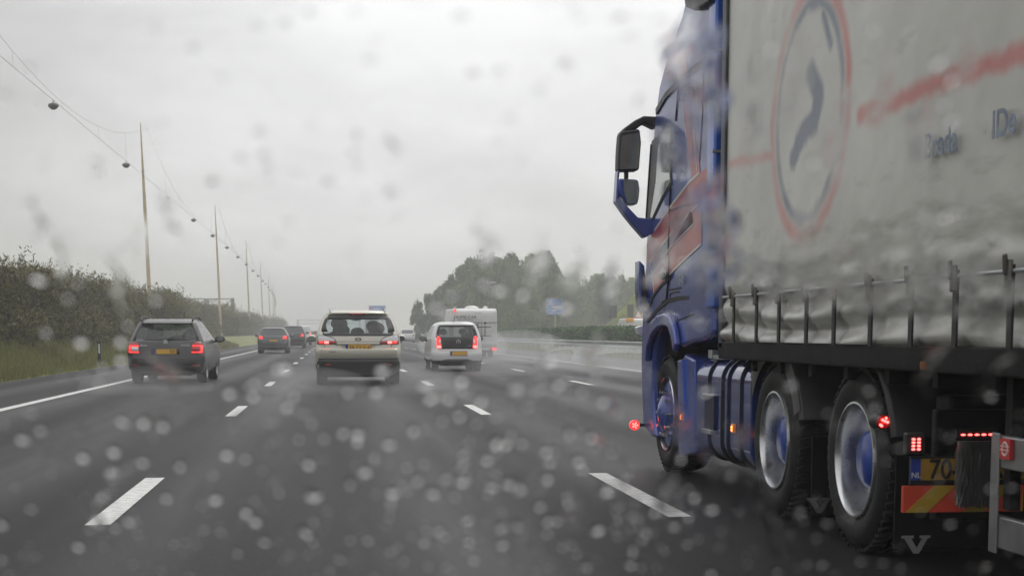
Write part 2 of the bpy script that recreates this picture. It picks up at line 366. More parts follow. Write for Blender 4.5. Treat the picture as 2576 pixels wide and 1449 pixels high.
# clipped hedge on the right
hd=empty('hedge',(16.5,0,0))
hb=MB()
def hz(y): return 1.52
for i in range(38):
    y0=40+i*5; 
    hb.bx(-.35+off(y0),.35+off(y0),y0,y0+5,0,1.38)
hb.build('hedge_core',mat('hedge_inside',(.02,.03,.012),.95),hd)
cl=[]
rr=random.Random(5)
vs=[];fs=[];tone=[]
for _ in range(42000):
    t=rr.random()**1.6; y=40+190*t; face=rr.random(); z=rr.uniform(0,1.47)+rr.gauss(0,.02); x=-.42+rr.gauss(0,.05)
    if face>.75: x=rr.uniform(-.45,.45); z=1.47+rr.gauss(0,.035)
    p=Vector((x+off(y),y,z)); d=Vector((rr.gauss(0,1),rr.gauss(0,1),rr.gauss(0,1))).normalized(); q=d.cross(Vector((rr.gauss(0,1),rr.gauss(0,1),rr.gauss(0,1)))).normalized()
    s=rr.uniform(.04,.09)*(1+t); b=len(vs); vs+=[tuple(p-d*s),tuple(p+q*s*.6),tuple(p+d*s),tuple(p-q*s*.6)]; fs.append((b,b+1,b+2,b+3)); tone.append(min(1,max(0,.5+.3*math.sin(y*.9)+rr.gauss(0,.25))))
me=bpy.data.meshes.new('leaf_face'); me.from_pydata(vs,[],fs); me.materials.append(M_leafH); a=me.attributes.new('tone','FLOAT','FACE'); a.data.foreach_set('value',tone)
o=bpy.data.objects.new('foliage',me); COL.objects.link(o); o.parent=hd
tag(hd,'long flat topped dark green hedge behind the guard rail','hedge')
# grass blades on both verges
def blades(name,n,xr,yr,seed,hh=.16):
    r=random.Random(seed); vs=[];fs=[];tone=[]
    for _ in range(n):
        t=r.random()**1.5; y=yr[0]+(yr[1]-yr[0])*t; x=r.uniform(*xr); z=gz(x,y)
        h=hh*r.uniform(.5,1.7)*(1+t*.6); w=.012+.02*t; a=r.uniform(0,PI); lean=r.uniform(-.08,.12); b=len(vs)
        vs+=[(x+off(y)-w*math.cos(a),y-w*math.sin(a),z),(x+off(y)+w*math.cos(a),y+w*math.sin(a),z),(x+off(y)+lean,y+r.uniform(-.05,.05),z+h)]; fs.append((b,b+1,b+2)); tone.append(r.random()*.6+.4*(.5+.5*noise2(x*2,y*.8)))
    me=bpy.data.meshes.new(name); me.from_pydata(vs,[],fs); me.materials.append(M_blade); a=me.attributes.new('tone','FLOAT','FACE'); a.data.foreach_set('value',tone)
    o=bpy.data.objects.new(name,me); COL.objects.link(o); return o
M_blade=leafmat('grass_blades',(.14,.12,.04),(.27,.29,.08))
tag(blades('grass',60000,(-11,-7.75),(24,130),1),'rough olive grass on the left bank below the shrubs','grass',kind='stuff')
tag(blades('grass',32000,(12.95,16.1),(45,140),2,.2),'grass strip under the guard rail on the right','grass',kind='stuff')
# grass embankment (ramp) behind the hedge on the right
def emz(x,y):
    return -.03+7.6*sstep(.15,.240,x/max(y,1))*sstep(112,124,y)*(1-sstep(240,275,y))*(1+.05*noise2(x,y))+.06*math.sin(x*3.1+y)*math.sin(y*1.7)
M_bank=mat('bank_grass',(.16,.18,.06),.9,spec=.2,var=.4,scale=.8,bump=1,bscale=6)
ex=[18.5+i*.8 for i in range(60)]+[70,80]
tag(grid('embankment',ex,[108+i*3 for i in range(60)],emz,M_bank,curve=False),kind='structure')
# ------------------------------------------------------------------ guard rail
gr=empty('guard_rail',(13.55,0,0))
b=MB(); prof=[(0,.75),(-.05,.73),(-.05,.68),(0,.64),(0,.56),(-.05,.52),(-.05,.47),(0,.44)]
ysr=[i*8 for i in range(3,40)]
vs=[(p[0]+off(yy),yy,p[1]) for yy in ysr for p in prof]; n=len(prof)
b.add(vs,[(j*n+i,j*n+i+1,(j+1)*n+i+1,(j+1)*n+i) for j in range(len(ysr)-1) for i in range(n-1)])
b.build('rail',M_galv,gr,smooth=25)
for i in range(40,130):
    yy=i*2.7-70
    if yy<30 or yy>240: continue
    if yy>150 and i%2: continue
    q=MB(); q.bx(.02,.10,yy-.05,yy+.05,-.1,.72); q.build('post',M_galv,gr)
tag(gr,'galvanised steel guard rail along the right shoulder','guard rail')
# ------------------------------------------------------------------ catenary lighting
def make_pole(h=14.2):
    root=empty('lighting_mast')
    m=MB(); m.tube([(0,0,-.3),(0,0,1.6),(0,0,1.62),(0,0,9),(0,0,11.3),(0,0,h)],[.17,.165,.135,.11,.075,.03],12); m.build('mast',M_pole,root)
    c=MB(); c.tube([(0,-.18,11.05),(0,.18,11.05)],.03,8); c.lathe([(-.06,.1),(.06,.1)],(0,0,11.05),'Z',12); c.build('cable_clamp',M_galv,root)
    return root
poleYs=[40,105,170,236,297,358,419,480,541,602]
PX=-12.0
pr=make_pole()
poles=[]
for i,yy in enumerate(poleYs):
    o=pr if i==0 else copy_tree(pr)
    o.location=(PX+off(yy),yy,gz(PX,yy)-.05); o.rotation_euler=(0,R(-1.6),0)
    names=['slender lighting mast outside the left edge carrying the cable','tallest and nearest visible lighting mast rising behind the thicket','second lighting mast standing on the grass verge beyond the parked line of shrubs','third lighting mast along the left verge','fourth lighting mast along the left verge']
    lab={0:'slender lighting mast beyond the left picture edge holding the near cable',1:'tallest beige lighting mast rising from behind the left thicket',2:'beige lighting mast with its foot on the grass right of the overhead gantry end',3:'third tallest lighting mast, thin and grey above the far shrubs'}.get(i,nth(i-1)+' lighting mast counting along the receding row from the tallest one')
    tag(o,lab,'lighting mast','masts of the catenary lighting')
ZL=11.12
M_wire=mat('wire_steel',(.12,.12,.125),.5,metal=.5)
for i in range(len(poleYs)-1):
    a,b_=poleYs[i],poleYs[i+1]; s=MB(); pts=[];low=[]
    root=empty('overhead_cable',(0,a,0))
    thick=.009 if i<2 else .016
    X=lambda q:PX+off(q)-.3*0
    for k in range(25):
        t=k/24; q=a+(b_-a)*t; z=14.6-3.1*4*t*(1-t)
        pts.append((X(q)-.35*(z-11)/3.5*0,q-a,z)); low.append((X(q),q-a,ZL+.14-.25*4*t*(1-t)*0))
    s.tube(pts,thick*.7,5); s.build('catenary_wire',M_wire,root)
    s=MB(); s.tube(low,thick,5); s.build('lamp_cable',M_wire,root)
    s=MB()
    for k in (4,8,12,16,20): s.tube([pts[k],low[k]],thick*.5,4)
    s.build('dropper',M_wire,root)
    tag(root,['overhead lamp cable with droppers nearest the camera at upper left','overhead lamp cable between the two nearest lighting masts'][i] if i<2 else nth(i)+' overhead lamp cable span in the receding row of masts','cable','overhead cables of the catenary lighting')
def make_lamp():
    root=empty('hanging_lamp')
    m=MB(); m.lathe([(.0,.02),(.02,.08),(-.03,.20),(-.10,.235),(-.16,.21)],(0,0,0),'Z',16); m.build('lamp_housing',mat('lamp_grey',(.09,.09,.095),.5,var=.1),root)
    m=MB(); m.lathe([(-.16,.205),(-.22,.15),(-.27,.07),(-.28,0.001)],(0,0,0),'Z',16); m.build('lens',mat('lamp_lens',(.16,.16,.17),.2),root)
    m=MB(); m.tube([(0,0,.0),(0,0,.15)],.02,6); m.build('hanger',M_wire,root)
    return root
lp=make_lamp()
for i in range(25):
    yy=[70.2,94.1,116.8,138.7,160.5,182.6][i] if i<6 else 182.6+(i-5)*22.3
    if min(abs(yy-q) for q in poleYs)<3: yy+=3.5
    o=lp if i==0 else copy_tree(lp); o.location=(PX+off(yy),yy,ZL)
    lab='nearest hanging lamp on the cable at upper left' if i==0 else ('dark hanging lamp just left of the tallest lighting mast' if i==1 else (nth(i-2)+' hanging lamp along the chain to the right of the tallest mast' if i<17 else 'tiny misty hanging lamp at the far end of the chain'))
    tag(o,lab,'lamp','hanging lamps of the catenary lighting')
# right street lamps
def street(px,py,d,lab):
    p=onY(px,py,d); root=empty('street_lamp',(p.x,d,0))
    m=MB(); m.tube([(0,0,-.1),(0,0,p.z-.15),(.05,0,p.z),(.9,0,p.z+.12)],[.11,.075,.06,.04],8); m.build('pole',M_galv,root)
    m=MB(); m.box((1.1,0,p.z+.12),(.75,.3,.16)); m.build('lamp_head',mat('lamp_head_grey',(.55,.56,.57),.4),root,bevel=.03)
    tag(root,lab,'street lamp','street lamps at the right')
street(1219,713,190,'slim street lamp standing in front of the tall poplar stand')
street(1341,722,215,'slim street lamp left of the large blue sign')
# signs
M_blue=mat('sign_blue',(.02,.16,.60),.4,var=.06)
def bluesign(px0,px1,py0,py1,d,lab,kind):
    a=onY(px0,py1,d); b=onY(px1,py0,d); w=b.x-a.x; h=b.z-a.z; root=empty('road_sign',((a.x+b.x)/2,d,0)); z0=a.z
    m=MB(); m.bx(-w/2,w/2,-.03,.03,z0,z0+h); m.build('sign_panel',M_blue,root,bevel=.02)
    m=MB(); 
    fx=[0.06] if kind else [-w*.32,w*.32]
    for x in fx:
        m=MB(); m.tube([(x,.09,-.2),(x,.09,z0+h*.8)],.07 if kind else .12,8); m.build('post',M_galv,root)
    m=MB()
    m.bx(-w/2+.04,w/2-.04,-.034,-.03,z0+.03,z0+.05); m.bx(-w/2+.04,w/2-.04,-.034,-.03,z0+h-.05,z0+h-.03)
    m.bx(-w/2+.04,-w/2+.06,-.034,-.03,z0+.05,z0+h-.05); m.bx(w/2-.06,w/2-.04,-.034,-.03,z0+.05,z0+h-.05)
    m.build('border',M_white,root,smooth=0)
    if kind:
        m=MB(); m.bx(-w*.15,w*.38,-.036,-.031,z0+h*.44,z0+h*.54); m.build('text_panel',mat('sign_cream',(.7,.66,.45),.5),root)
        m=MB()
        for k,(x0,x1,z) in enumerate([(-.38,-.12,.86),(-.38,-.22,.76),(-.38,-.05,.66),(-.1,.34,.33),(-.2,.1,.23),(-.38,.4,.09)]):
            m.bx(w*x0,w*x1,-.036,-.031,z0+h*z,z0+h*(z+.04))
        m.build('lettering',M_white,root,smooth=0)
    else:
        m=MB(); m.bx(-w*.47,-w*.36,-.036,-.031,z0+h*.5,z0+h*.9); m.build('route_shield',mat('shield_red',(.55,.04,.05),.5),root)
        m=MB(); m.bx(-w*.25,w*.2,-.036,-.031,z0+h*.72,z0+h*.80); m.bx(-w*.25,w*.05,-.036,-.031,z0+h*.52,z0+h*.6); m.build('lettering',M_white,root,smooth=0)
    tag(root,lab,'road sign','blue road signs')
bluesign(1375,1417,752,792,168,'square blue road sign on one post before the right trees',1)
bluesign(928,970,769,800,310,'blue road sign with red shield above the beige car roof',0)
# gantries
def gantry(xl,xr,d,ztop,lab,boxes,th=1.3,posts=(1,)):
    root=empty('gantry',(0,d,0)); m_st=mat('gantry_steel',(.16,.165,.17),.5,metal=.3,var=.1)
    m=MB()
    for z in (ztop,ztop-th):
        for yy in (-.4,.4): m.tube([(xl,yy,z),(xr,yy,z)],.09,6)
    n=int((xr-xl)/1.5)
    for i in range(n):
        x0=xl+(xr-xl)*i/n; x1=xl+(xr-xl)*(i+1)/n; za,zb=(ztop,ztop-th) if i%2 else (ztop-th,ztop)
        for yy in (-.4,.4): m.tube([(x0,yy,za),(x1,yy,zb)],.045,5)
    m.build('truss',m_st,root)
    for x in ((xl,xr) if len(posts)>1 else (xr,)):
        m=MB(); m.bx(x-.28,x+.28,-.45,.45,-.2,ztop+.15); m.build('post',m_st,root,bevel=.03)
    for (x0,x1,z0,z1) in boxes:
        m=MB(); m.bx(x0,x1,-.75,-.48,z0,z1); m.build('sign_panel',mat('panel_grey',(.22,.225,.23),.5),root,bevel=.03)
    tag(root,lab,'gantry','overhead gantries')
d=262; A=onY(433,752,d); B=onY(585,752,d)
gantry(A.x-8,B.x,d,B.z,'overhead sign gantry above the left carriageway behind the shrubs',[(onY(446,0,d).x,onY(463,0,d).x,B.z-1.5,B.z+.2),(onY(497,0,d).x,onY(512,0,d).x,B.z-1.2,B.z-.1)])
d=560; A=onY(749,805,d); B=onY(905,805,d)
gantry(A.x,B.x,d,A.z,'faint overhead gantry across the misty road ahead',[(onY(808,0,d).x,onY(820,0,d).x,A.z-1.4,A.z+.3)],posts=(1,1))
# delineator post on the left verge
p=onX(261,889,-7.95); rt=empty('delineator_post',(p.x,p.y-1,0)); m=MB(); m.bx(-.06,.06,-.04,.04,-.1,.85); m.build('post',M_black,rt,bevel=.01)
m=MB(); m.bx(-.03,.03,-.046,-.04,.45,.78); m.build('reflector',M_white,rt); tag(rt,'small black delineator post with white reflector on the left verge','delineator post')
# ================================================================== CARS
class Surf:
    def __init__(s,rows,c=.32,n=4.0,bulge=.05): s.rows=rows; s.c=c; s.n=n; s.b=bulge
    def at(s,z):
        R_=s.rows
        if z<=R_[0][0]: return R_[0][1:]
        for a,b in zip(R_,R_[1:]):
            if z<=b[0]:
                t=(z-a[0])/(b[0]-a[0]); return tuple(a[k]+(b[k]-a[k])*t for k in (1,2,3))
        return R_[-1][1:]
    def corner(s,t): t=min(abs(t),1); return s.c*(1-max(0,1-t**s.n)**(1/s.n))+s.b*t*t
    def rear(s,x,z):
        w,yr,yf=s.at(z); return yr+s.corner(x/w)
TS=[0,.2,.4,.6,.72,.80,.86,.91,.95,.98,.995,1.0]
def car(spec,name,label,group,X,Y,cat='car',lod=0):
    root=empty(name,(X+off(Y),Y,0), 0 if Y<150 else math.atan(2*4.8e-5*(Y-150)))
    tag(root,label,cat,group)
    rows=spec['rows']; sf=Surf(rows,spec.get('c',.32),spec.get('n',4.0),spec.get('bulge',.05))
    zs=[]
    for a,b in zip(rows,rows[1:]):
        k=max(1,int(round((b[0]-a[0])/.09)))
        for i in range(k): zs.append(a[0]+(b[0]-a[0])*i/k)
    zs.append(rows[-1][0])
    side=spec['side']   # fractions along the side
    vs=[];ring=None
    for z in zs:
        w,yr,yf=sf.at(z); cc=sf.corner(1); L0=yr+cc; L1=yf-cc
        half=[(w*t,yr+sf.corner(t)) for t in TS]+[(w,L0+(L1-L0)*q) for q in side]+[(w*t,yf-sf.corner(t)) for t in TS[::-1]]
        full=half+[(-x,y) for (x,y) in half[::-1][1:-1]]
        ring=len(full); vs+=[(x,y,z) for x,y in full]
    nt=len(TS); ns=len(side); hl=2*nt+ns
    w0,w1=spec['win']; tw=spec.get('tw',6); pill=spec['pill']
    body=MB(); parts={'rear_window':MB(),'windscreen':MB(),'side_window':MB(),'side_windowL':MB()}
    body.v=vs
    for p in parts.values(): p.v=vs
    for j in range(len(zs)-1):
        zc=(zs[j]+zs[j+1])/2
        for i in range(ring):
            f=(j*ring+i,j*ring+(i+1)%ring,(j+1)*ring+(i+1)%ring,(j+1)*ring+i)
            h=i if i<hl-1 else (ring-1-i); key=None
            if w0<zc<w1:
                if h<tw: key='rear_window'
                elif h>=hl-1-tw: key='windscreen'
                elif nt-1<=h<nt-1+ns+1:
                    s=h-(nt-1)
                    if s not in pill: key='side_window' if i<hl-1 else 'side_windowL'
            tgt=parts[key] if key and not spec.get('van') or key=='rear_window' and spec.get('vanglass') else body
            tgt.f.append(f); tgt.m.append(0)
    body.f.append(tuple(range((len(zs)-1)*ring,len(zs)*ring))); body.m.append(0)
    body.f.append(tuple(range(ring))[::-1]); body.m.append(0)
    def mk_(mb,nm,m,par=root):
        idx=sorted({i for f in mb.f for i in f}); mp={k:i for i,k in enumerate(idx)}
        q=MB(); q.v=[mb.v[i] for i in idx]; q.f=[tuple(mp[i] for i in f) for f in mb.f]; q.m=mb.m
        return q.build(nm,m,par,smooth=32)
    bo=mk_(body,'body',spec['paint'])
    sol=bo.modifiers.new('shell','SOLIDIFY'); sol.thickness=.03; sol.offset=-1; 
    bo.data.materials.append(M_dark); sol.material_offset=1; sol.material_offset_rim=1
    gl=M_winopaque if lod else spec.get('glass',M_glass)
    for k,p in parts.items():
        if p.f: mk_(p,k.replace('windowL','window'),M_screen if (k=='windscreen' and not lod) else gl)
    # surface patches on the tail
    def patch(nm,outline,m,o=.008,parent=root,inset=.02,nc=8,mirror=False):
        # outline: list (z,x0,x1)
        q=MB(); g=[];sg=-1 if mirror else 1
        for (z,x0,x1) in outline:
            for k in range(nc+1):
                x=x0+(x1-x0)*k/nc; g.append((sg*x,sf.rear(x,z)-o,z))
        n=nc+1; q.add(g,[(j*n+i,j*n+i+1,(j+1)*n+i+1,(j+1)*n+i) for j in range(len(outline)-1) for i in range(nc)])
        ob=q.build(nm,m,parent,smooth=40); sm=ob.modifiers.new('t','SOLIDIFY'); sm.thickness=inset; sm.offset=-1
        # solidify inward = +y
        return ob
    spec['tail'](root,sf,patch,lod)
    # wheels
    W=spec['w']; rt=spec.get('tyre',.33); 
    ti=W-.02
    if spec.get('wheelproto') is None:
        def wh(sx,yy):
            c=(sx*(ti-.11),yy,rt); q=MB(); s=sx
            q.lathe([(-.11*s,rt*.66),(-.115*s,rt*.9),(-.09*s,rt*.985),(-.03*s,rt),(.03*s,rt),(.09*s,rt*.985),(.115*s,rt*.9),(.11*s,rt*.66),(.03*s,rt*.62),(-.03*s,rt*.62),(-.11*s,rt*.66)],c,'X',32)
            o=q.build('wheel',M_rubber,root)
            q=MB(); q.lathe([(.06*s,.0),(.07*s,.06),(.05*s,rt*.3),(.06*s,rt*.55),(.108*s,rt*.66)],c,'X',20); q.build('rim',M_rim,o)
            return o
        for sx in (1,-1):
            for yy in (spec['ax'][0],spec['ax'][1]): wh(sx,yy)
    # arches
    if not lod:
        for sx in (1,-1):
            for yy in spec['ax']:
                q=MB(); q.lathe([(0,rt*1.0),(sx*.012,rt*1.02),(sx*.012,rt*1.17),(0,rt*1.18)],(sx*(spec['w']-.012),yy,rt),'X',24,a0=0,a1=PI); q.build('wheel_arch',M_black,root)
    # underside
    q=MB(); q.bx(-W*.62,W*.62,.25,spec['L']-.4,rt*.55,rows[0][0]+.05); q.build('underbody',M_chassis,root)
    # door mirrors
    mz=spec['mz']; my=spec['my']; mm=spec.get('mirror_m',spec['paint'])
    for sx in (1,-1):
        q=MB(); c=(sx*(W+.12),my,mz); q.ball(c,(.13,.09,.085),8); q.tube([(sx*(W-.06),my,mz-.07),(sx*(W+.05),my,mz-.05)],.03,6); o=q.build('door_mirror',mm,root)
        q=MB(); q.lathe([(0,.0005),(0,.11)],(sx*(W+.125),my-.094,mz),'Y',20); g=q.build('mirror_glass',M_mirror,o); g.scale=(1,1,1)
        for v in g.data.vertices: v.co.z=mz+(v.co.z-mz)*.5; v.co.x=sx*(W+.125)+(v.co.x-sx*(W+.125))*.8
    # interior: dash, seats, headrests
    if not lod:
        q=MB(); q.bx(-W+.16,W-.16,1.0,spec['L']-1.75,.45,w0-.03); q.bx(-W+.2,W-.2,spec['dash'],spec['dash']+.25,w0-.03,w0+.04); q.build('interior',M_int,root)
        for (x,y,z,s) in spec['seats']:
            q=MB(); q.ball((x,y,z-.44),(.23*s,.10,.30),8); o=q.build('seat',M_int,root)
            q=MB(); q.ball((x,y,z),(.13*s,.055,.10*s),8); q.tube([(x-.05,y,z-.15),(x-.05,y,z)],.01,5); q.tube([(x+.05,y,z-.15),(x+.05,y,z)],.01,5); q.build('headrest',M_int,o)
        q=MB(); q.ball((0,spec['dash']-.1,w0+.36),(.12,.02,.035),8); q.build('rear_view_mirror',M_dark,root)
    return root,sf
def plate(root,x,y,z,txt,w=.52,h=.11):
    q=MB(); q.bx(x-w/2-.01,x+w/2+.01,y-.008,y+.02,z-h/2-.01,z+h/2+.01,0); o=q.build('number_plate',M_dark,root)
    q=MB(); q.bx(x-w/2+.05,x+w/2,y-.014,y-.008,z-h/2,z+h/2); q.build('plate_face',M_yplate,o)
    q=MB(); q.bx(x-w/2,x-w/2+.05,y-.014,y-.008,z-h/2,z+h/2); q.build('country_band',M_euro,o)
    if txt: text('characters',txt,h*.9,M_char,o,(x+.025,y-.016,z-.002),REAR,.001,.0,1.0)
    return o
# ---- beige people carrier (centre)
M_beige=paint('champagne_metallic',(.58,.56,.475),dirt=.15,rough=.35,metal=.25)
def tail_smax(root,sf,patch,lod):
    # lower dark bumper
    patch('rear_bumper',[(.19,-.70,.70),(.24,-.80,.80),(.30,-.87,.87),(.40,-.90,.90),(.50,-.90,.90),(.57,-.86,.86)],M_black,.022,nc=24,inset=.10)
    patch('valance',[(.57,-.86,.86),(.60,-.88,.88)],M_dark,.012,nc=20)
    # bumper shelf highlight ledge
    q=MB(); 
    for k in range(20):
        x0=-.84+1.68*k/20; x1=-.84+1.68*(k+1)/20
        q.add([(x0,sf.rear(x0,.80)-.05,.785),(x1,sf.rear(x1,.80)-.05,.785),(x1,sf.rear(x1,.83)-.004,.83),(x0,sf.rear(x0,.83)-.004,.83),
               (x0,sf.rear(x0,.70)-.035,.70),(x1,sf.rear(x1,.70)-.035,.70),(x1,sf.rear(x1,.62)-.01,.62),(x0,sf.rear(x0,.62)-.01,.62)],[(0,1,2,3),(4,5,1,0),(7,6,5,4)])
    q.build('bumper_step',M_beige,root)
    patch('window_surround',[(1.085,-.60,.60),(1.10,-.74,.74),(1.135,-.79,.79)],M_black,.010,nc=20)
    for sx in (1,-1):
        patch('window_surround',[(1.18,.66,.80),(1.26,.69,.79),(1.34,.70,.765),(1.42,.69,.735),(1.48,.64,.70)],M_black,.012,nc=4,mirror=sx<0)
    patch('window_surround',[(1.45,-.70,.70),(1.50,-.66,.66),(1.535,-.45,.45),(1.54,-.2,.2)],M_black,.012,nc=16)
    q=patch('brake_light',[(1.535,-.17,.17),(1.58,-.17,.17)],M_red,.03,nc=6)
    for mir in (False,True):
        patch('lamp_surround',[(.898,.465,.885),(.95,.472,.895),(1.01,.505,.895),(1.065,.585,.89),(1.095,.70,.875)],M_dark,.010,nc=10,mirror=mir)
        lu=patch('tail_light',[(.905,.48,.875),(.95,.49,.885),(1.00,.52,.885),(1.05,.60,.88),(1.08,.72,.865)],M_clear,.014,nc=10,mirror=mir)
        patch('lamp_lens',[(.905,.485,.875),(.975,.50,.882)],M_red,.022,lu,nc=10,mirror=mir)
        patch('lamp_lens',[(.917,.64,.735),(.963,.645,.735)],M_redhot,.030,lu,nc=4,mirror=mir)
        patch('lamp_lens',[(.917,.765,.85),(.963,.765,.85)],M_redlit,.030,lu,nc=4,mirror=mir)
        patch('reflector',[(.44,.60,.72),(.47,.60,.72)],M_red,.034,nc=3,mirror=mir)
    patch('panel_gap',[(.60,-.722,-.714),(.85,-.730,-.722),(1.06,-.735,-.727)],M_dark,.004,nc=1); patch('panel_gap',[(.60,.714,.722),(.85,.722,.730),(1.06,.727,.735)],M_dark,.004,nc=1)
    patch('plate_recess',[(.755,-.36,.36),(.89,-.37,.37),(.898,-.36,.36)],mat('recess_cream',(.42,.40,.34),.5),.004,nc=8)
    patch('tailgate_trim',[(.890,-.50,.50),(.905,-.50,.50)],M_dark,.02,nc=8)
    patch('panel_gap',[(.955,-.47,.47),(.961,-.47,.47)],M_dark,.004,nc=10)
    plate(root,0,sf.rear(.25,.83)-.035,.828,'38-GLV-6',.54,.13)
    q=MB(); q.lathe([(0,.045),(-.012,.052),(-.018,.06),(-.012,.068),(0,.072)],(0,sf.rear(0,1.01)-.004,1.01),'Y',28)
    for i in range(len(q.v)): q.v[i]=(q.v[i][0],q.v[i][1],1.01+(q.v[i][2]-1.01)*.45)
    q.build('badge',M_dark,root)
    text('badge_text','S-MAX',.05,M_dark,root,(-.56,sf.rear(.56,.72)-.012-.04,.735),REAR)
    for sx in (1,-1):
        q=MB(); q.tube([(sx*.60,.62,1.60),(sx*.61,.70,1.665),(sx*.62,1.6,1.69),(sx*.60,2.5,1.62)],[.02,.02,.02,.015],6); q.build('roof_rail',M_galv,root)
SM=dict(rows=[(.36,.90,.05,4.66),(.5,.925,.02,4.75),(.70,.935,.0,4.77),(.80,.94,.03,4.74),(.84,.935,.07,4.65),(.95,.93,.09,4.2),(1.07,.915,.12,3.62),(1.12,.905,.14,3.45),(1.30,.85,.28,2.95),(1.46,.785,.42,2.45),(1.54,.74,.48,2.2),(1.58,.70,.46,2.05),(1.62,.64,.52,1.95),(1.645,.52,.75,1.75)],
  side=[.02,.12,.16,.42,.46,.72,.80,.97],pill=(0,1,3,5,7,8),win=(1.10,1.52),tw=6,c=.34,n=3.6,w=.93,L=4.77,ax=(.95,3.8),mz=1.02,my=3.0,dash=2.95,paint=M_beige,tail=tail_smax,tyre=.34,
  seats=[(-.40,2.1,1.36,1.5),(.38,2.1,1.30,1.3),(-.36,1.2,1.20,1.5),(0,1.2,1.15,1.2),(.42,1.2,1.24,1.5)])
car(SM,'people_carrier','beige people carrier with roof rails driving in the middle lane ahead','cars on the road',.56,33.6)
# ---- dark estate (left)
M_ant=paint('anthracite_metallic',(.022,.020,.023),dirt=.35,rough=.3,metal=.1)
def tail_skoda(root,sf,patch,lod):
    patch('rear_bumper',[(.24,-.70,.70),(.30,-.84,.84),(.36,-.88,.88),(.40,-.88,.88)],M_black,.02,nc=20)
    patch('tailgate_trim',[(.56,-.70,.70),(.565,-.70,.70)],M_black,.006,nc=12)
    for mir in (False,True):
        patch('window_surround',[(.98,.70,.77),(1.1,.68,.73),(1.22,.64,.69),(1.33,.60,.65)],M_black,.008,nc=3,mirror=mir)
        lu=patch('tail_light',[(.69,.60,.865),(.80,.61,.875),(.90,.63,.865),(.94,.67,.82)],M_red,.016,nc=10,mirror=mir)
        patch('lamp_lens',[(.70,.61,.86),(.727,.61,.86)],M_redlit,.026,lu,nc=6,mirror=mir)
        patch('lamp_lens',[(.845,.62,.86),(.868,.62,.86)],M_redlit,.026,lu,nc=6,mirror=mir)
        patch('lamp_lens',[(.727,.815,.862),(.845,.82,.862)],M_redlit,.026,lu,nc=3,mirror=mir)
        patch('lamp_lens',[(.735,.63,.80),(.835,.63,.80)],M_clear if mir else M_red,.024,lu,nc=5,mirror=mir)
        patch('reflector',[(.40,.62,.80),(.425,.62,.80)],M_red,.012,nc=4,mirror=mir)
    q=MB(); # spoiler
    for k in range(16):
        x0=-.60+1.2*k/16; x1=-.60+1.2*(k+1)/16; f=lambda x:.16*(abs(x)/.6)**3
        q.add([(x0,.30+f(x0),1.37),(x1,.30+f(x1),1.37),(x1,.50+f(x1),1.435),(x0,.50+f(x0),1.435),(x0,.32+f(x0),1.35),(x1,.32+f(x1),1.35),(x1,.50,1.36),(x0,.50,1.36)],[(0,1,2,3),(4,5,1,0),(7,6,5,4)])
    q.build('spoiler',M_ant,root)
    patch('plate_recess',[(.66,-.33,.33),(.80,-.33,.33)],M_dark,.003,nc=6)
    plate(root,0,sf.rear(.25,.73)-.012,.73,'')
    text('characters','03',.11,M_char,root,(.17,sf.rear(.2,.73)-.03,.727),REAR,.001)
    q=MB(); q.lathe([(0,.055),(-.01,.05),(-.012,.03),(-.006,.001)],(0,sf.rear(0,.94)-.003,.94),'Y',20); q.build('badge',M_galv,root)
    text('badge_text','SKODA',.05,M_white,root,(-.50,sf.rear(.5,.86)-.012,.865),REAR,.001,.001); text('badge_text','OCTAVIA',.05,M_white,root,(.46,sf.rear(.5,.86)-.012,.865),REAR,.001,.001)
    q=MB(); q.tube([(.02,sf.rear(0,1.0)-.03,1.00),(.18,sf.rear(.1,1.05)-.03,1.06),(.46,sf.rear(.3,1.09)-.03,1.09)],[.018,.012,.008],6); q.build('rear_wiper',M_black,root)
    q=MB(); q.prism([(-.004,.62,1.455),(-.004,.70,1.50),(-.004,.80,1.455)],(.008,0,0)); q.build('aerial',M_black,root)
    for sx in (1,-1):
        q=MB(); q.tube([(sx*.60,.55,1.425),(sx*.61,.70,1.50),(sx*.62,1.6,1.515),(sx*.60,2.5,1.46)],[.025,.025,.025,.02],6); q.build('roof_rail',M_black,root)
SK=dict(rows=[(.24,.80,.14,4.5),(.34,.88,.03,4.62),(.5,.905,.0,4.68),(.60,.907,.03,4.66),(.75,.905,.07,4.45),(.86,.895,.10,4.0),(.95,.875,.14,3.55),(1.0,.855,.18,3.42),(1.15,.79,.30,3.0),(1.30,.72,.42,2.55),(1.38,.68,.48,2.35),(1.43,.62,.50,2.2),(1.46,.50,.70,1.95)],
  side=[.02,.10,.20,.24,.50,.54,.78,.82,.97],pill=(0,1,3,5,7,8,9),win=(.99,1.34),tw=5,c=.30,n=4,w=.90,L=4.68,ax=(.95,3.65),mz=1.0,my=3.05,dash=2.9,paint=M_ant,glass=glassmat('estate_glass',(.62,.68,.67),.16),tail=tail_skoda,mirror_m=M_black,
  seats=[(-.38,2.0,1.16,1),(.38,2.0,1.16,1),(-.40,1.15,1.08,1),(.40,1.15,1.08,1)])
ro,_=car(SK,'estate_car','dark grey estate car with square lit tail lamps in the left lane','cars on the road',-3.74,35.2)
ro.rotation_euler=(0,0,R(-.6)); ro.scale=(.955,1,1)
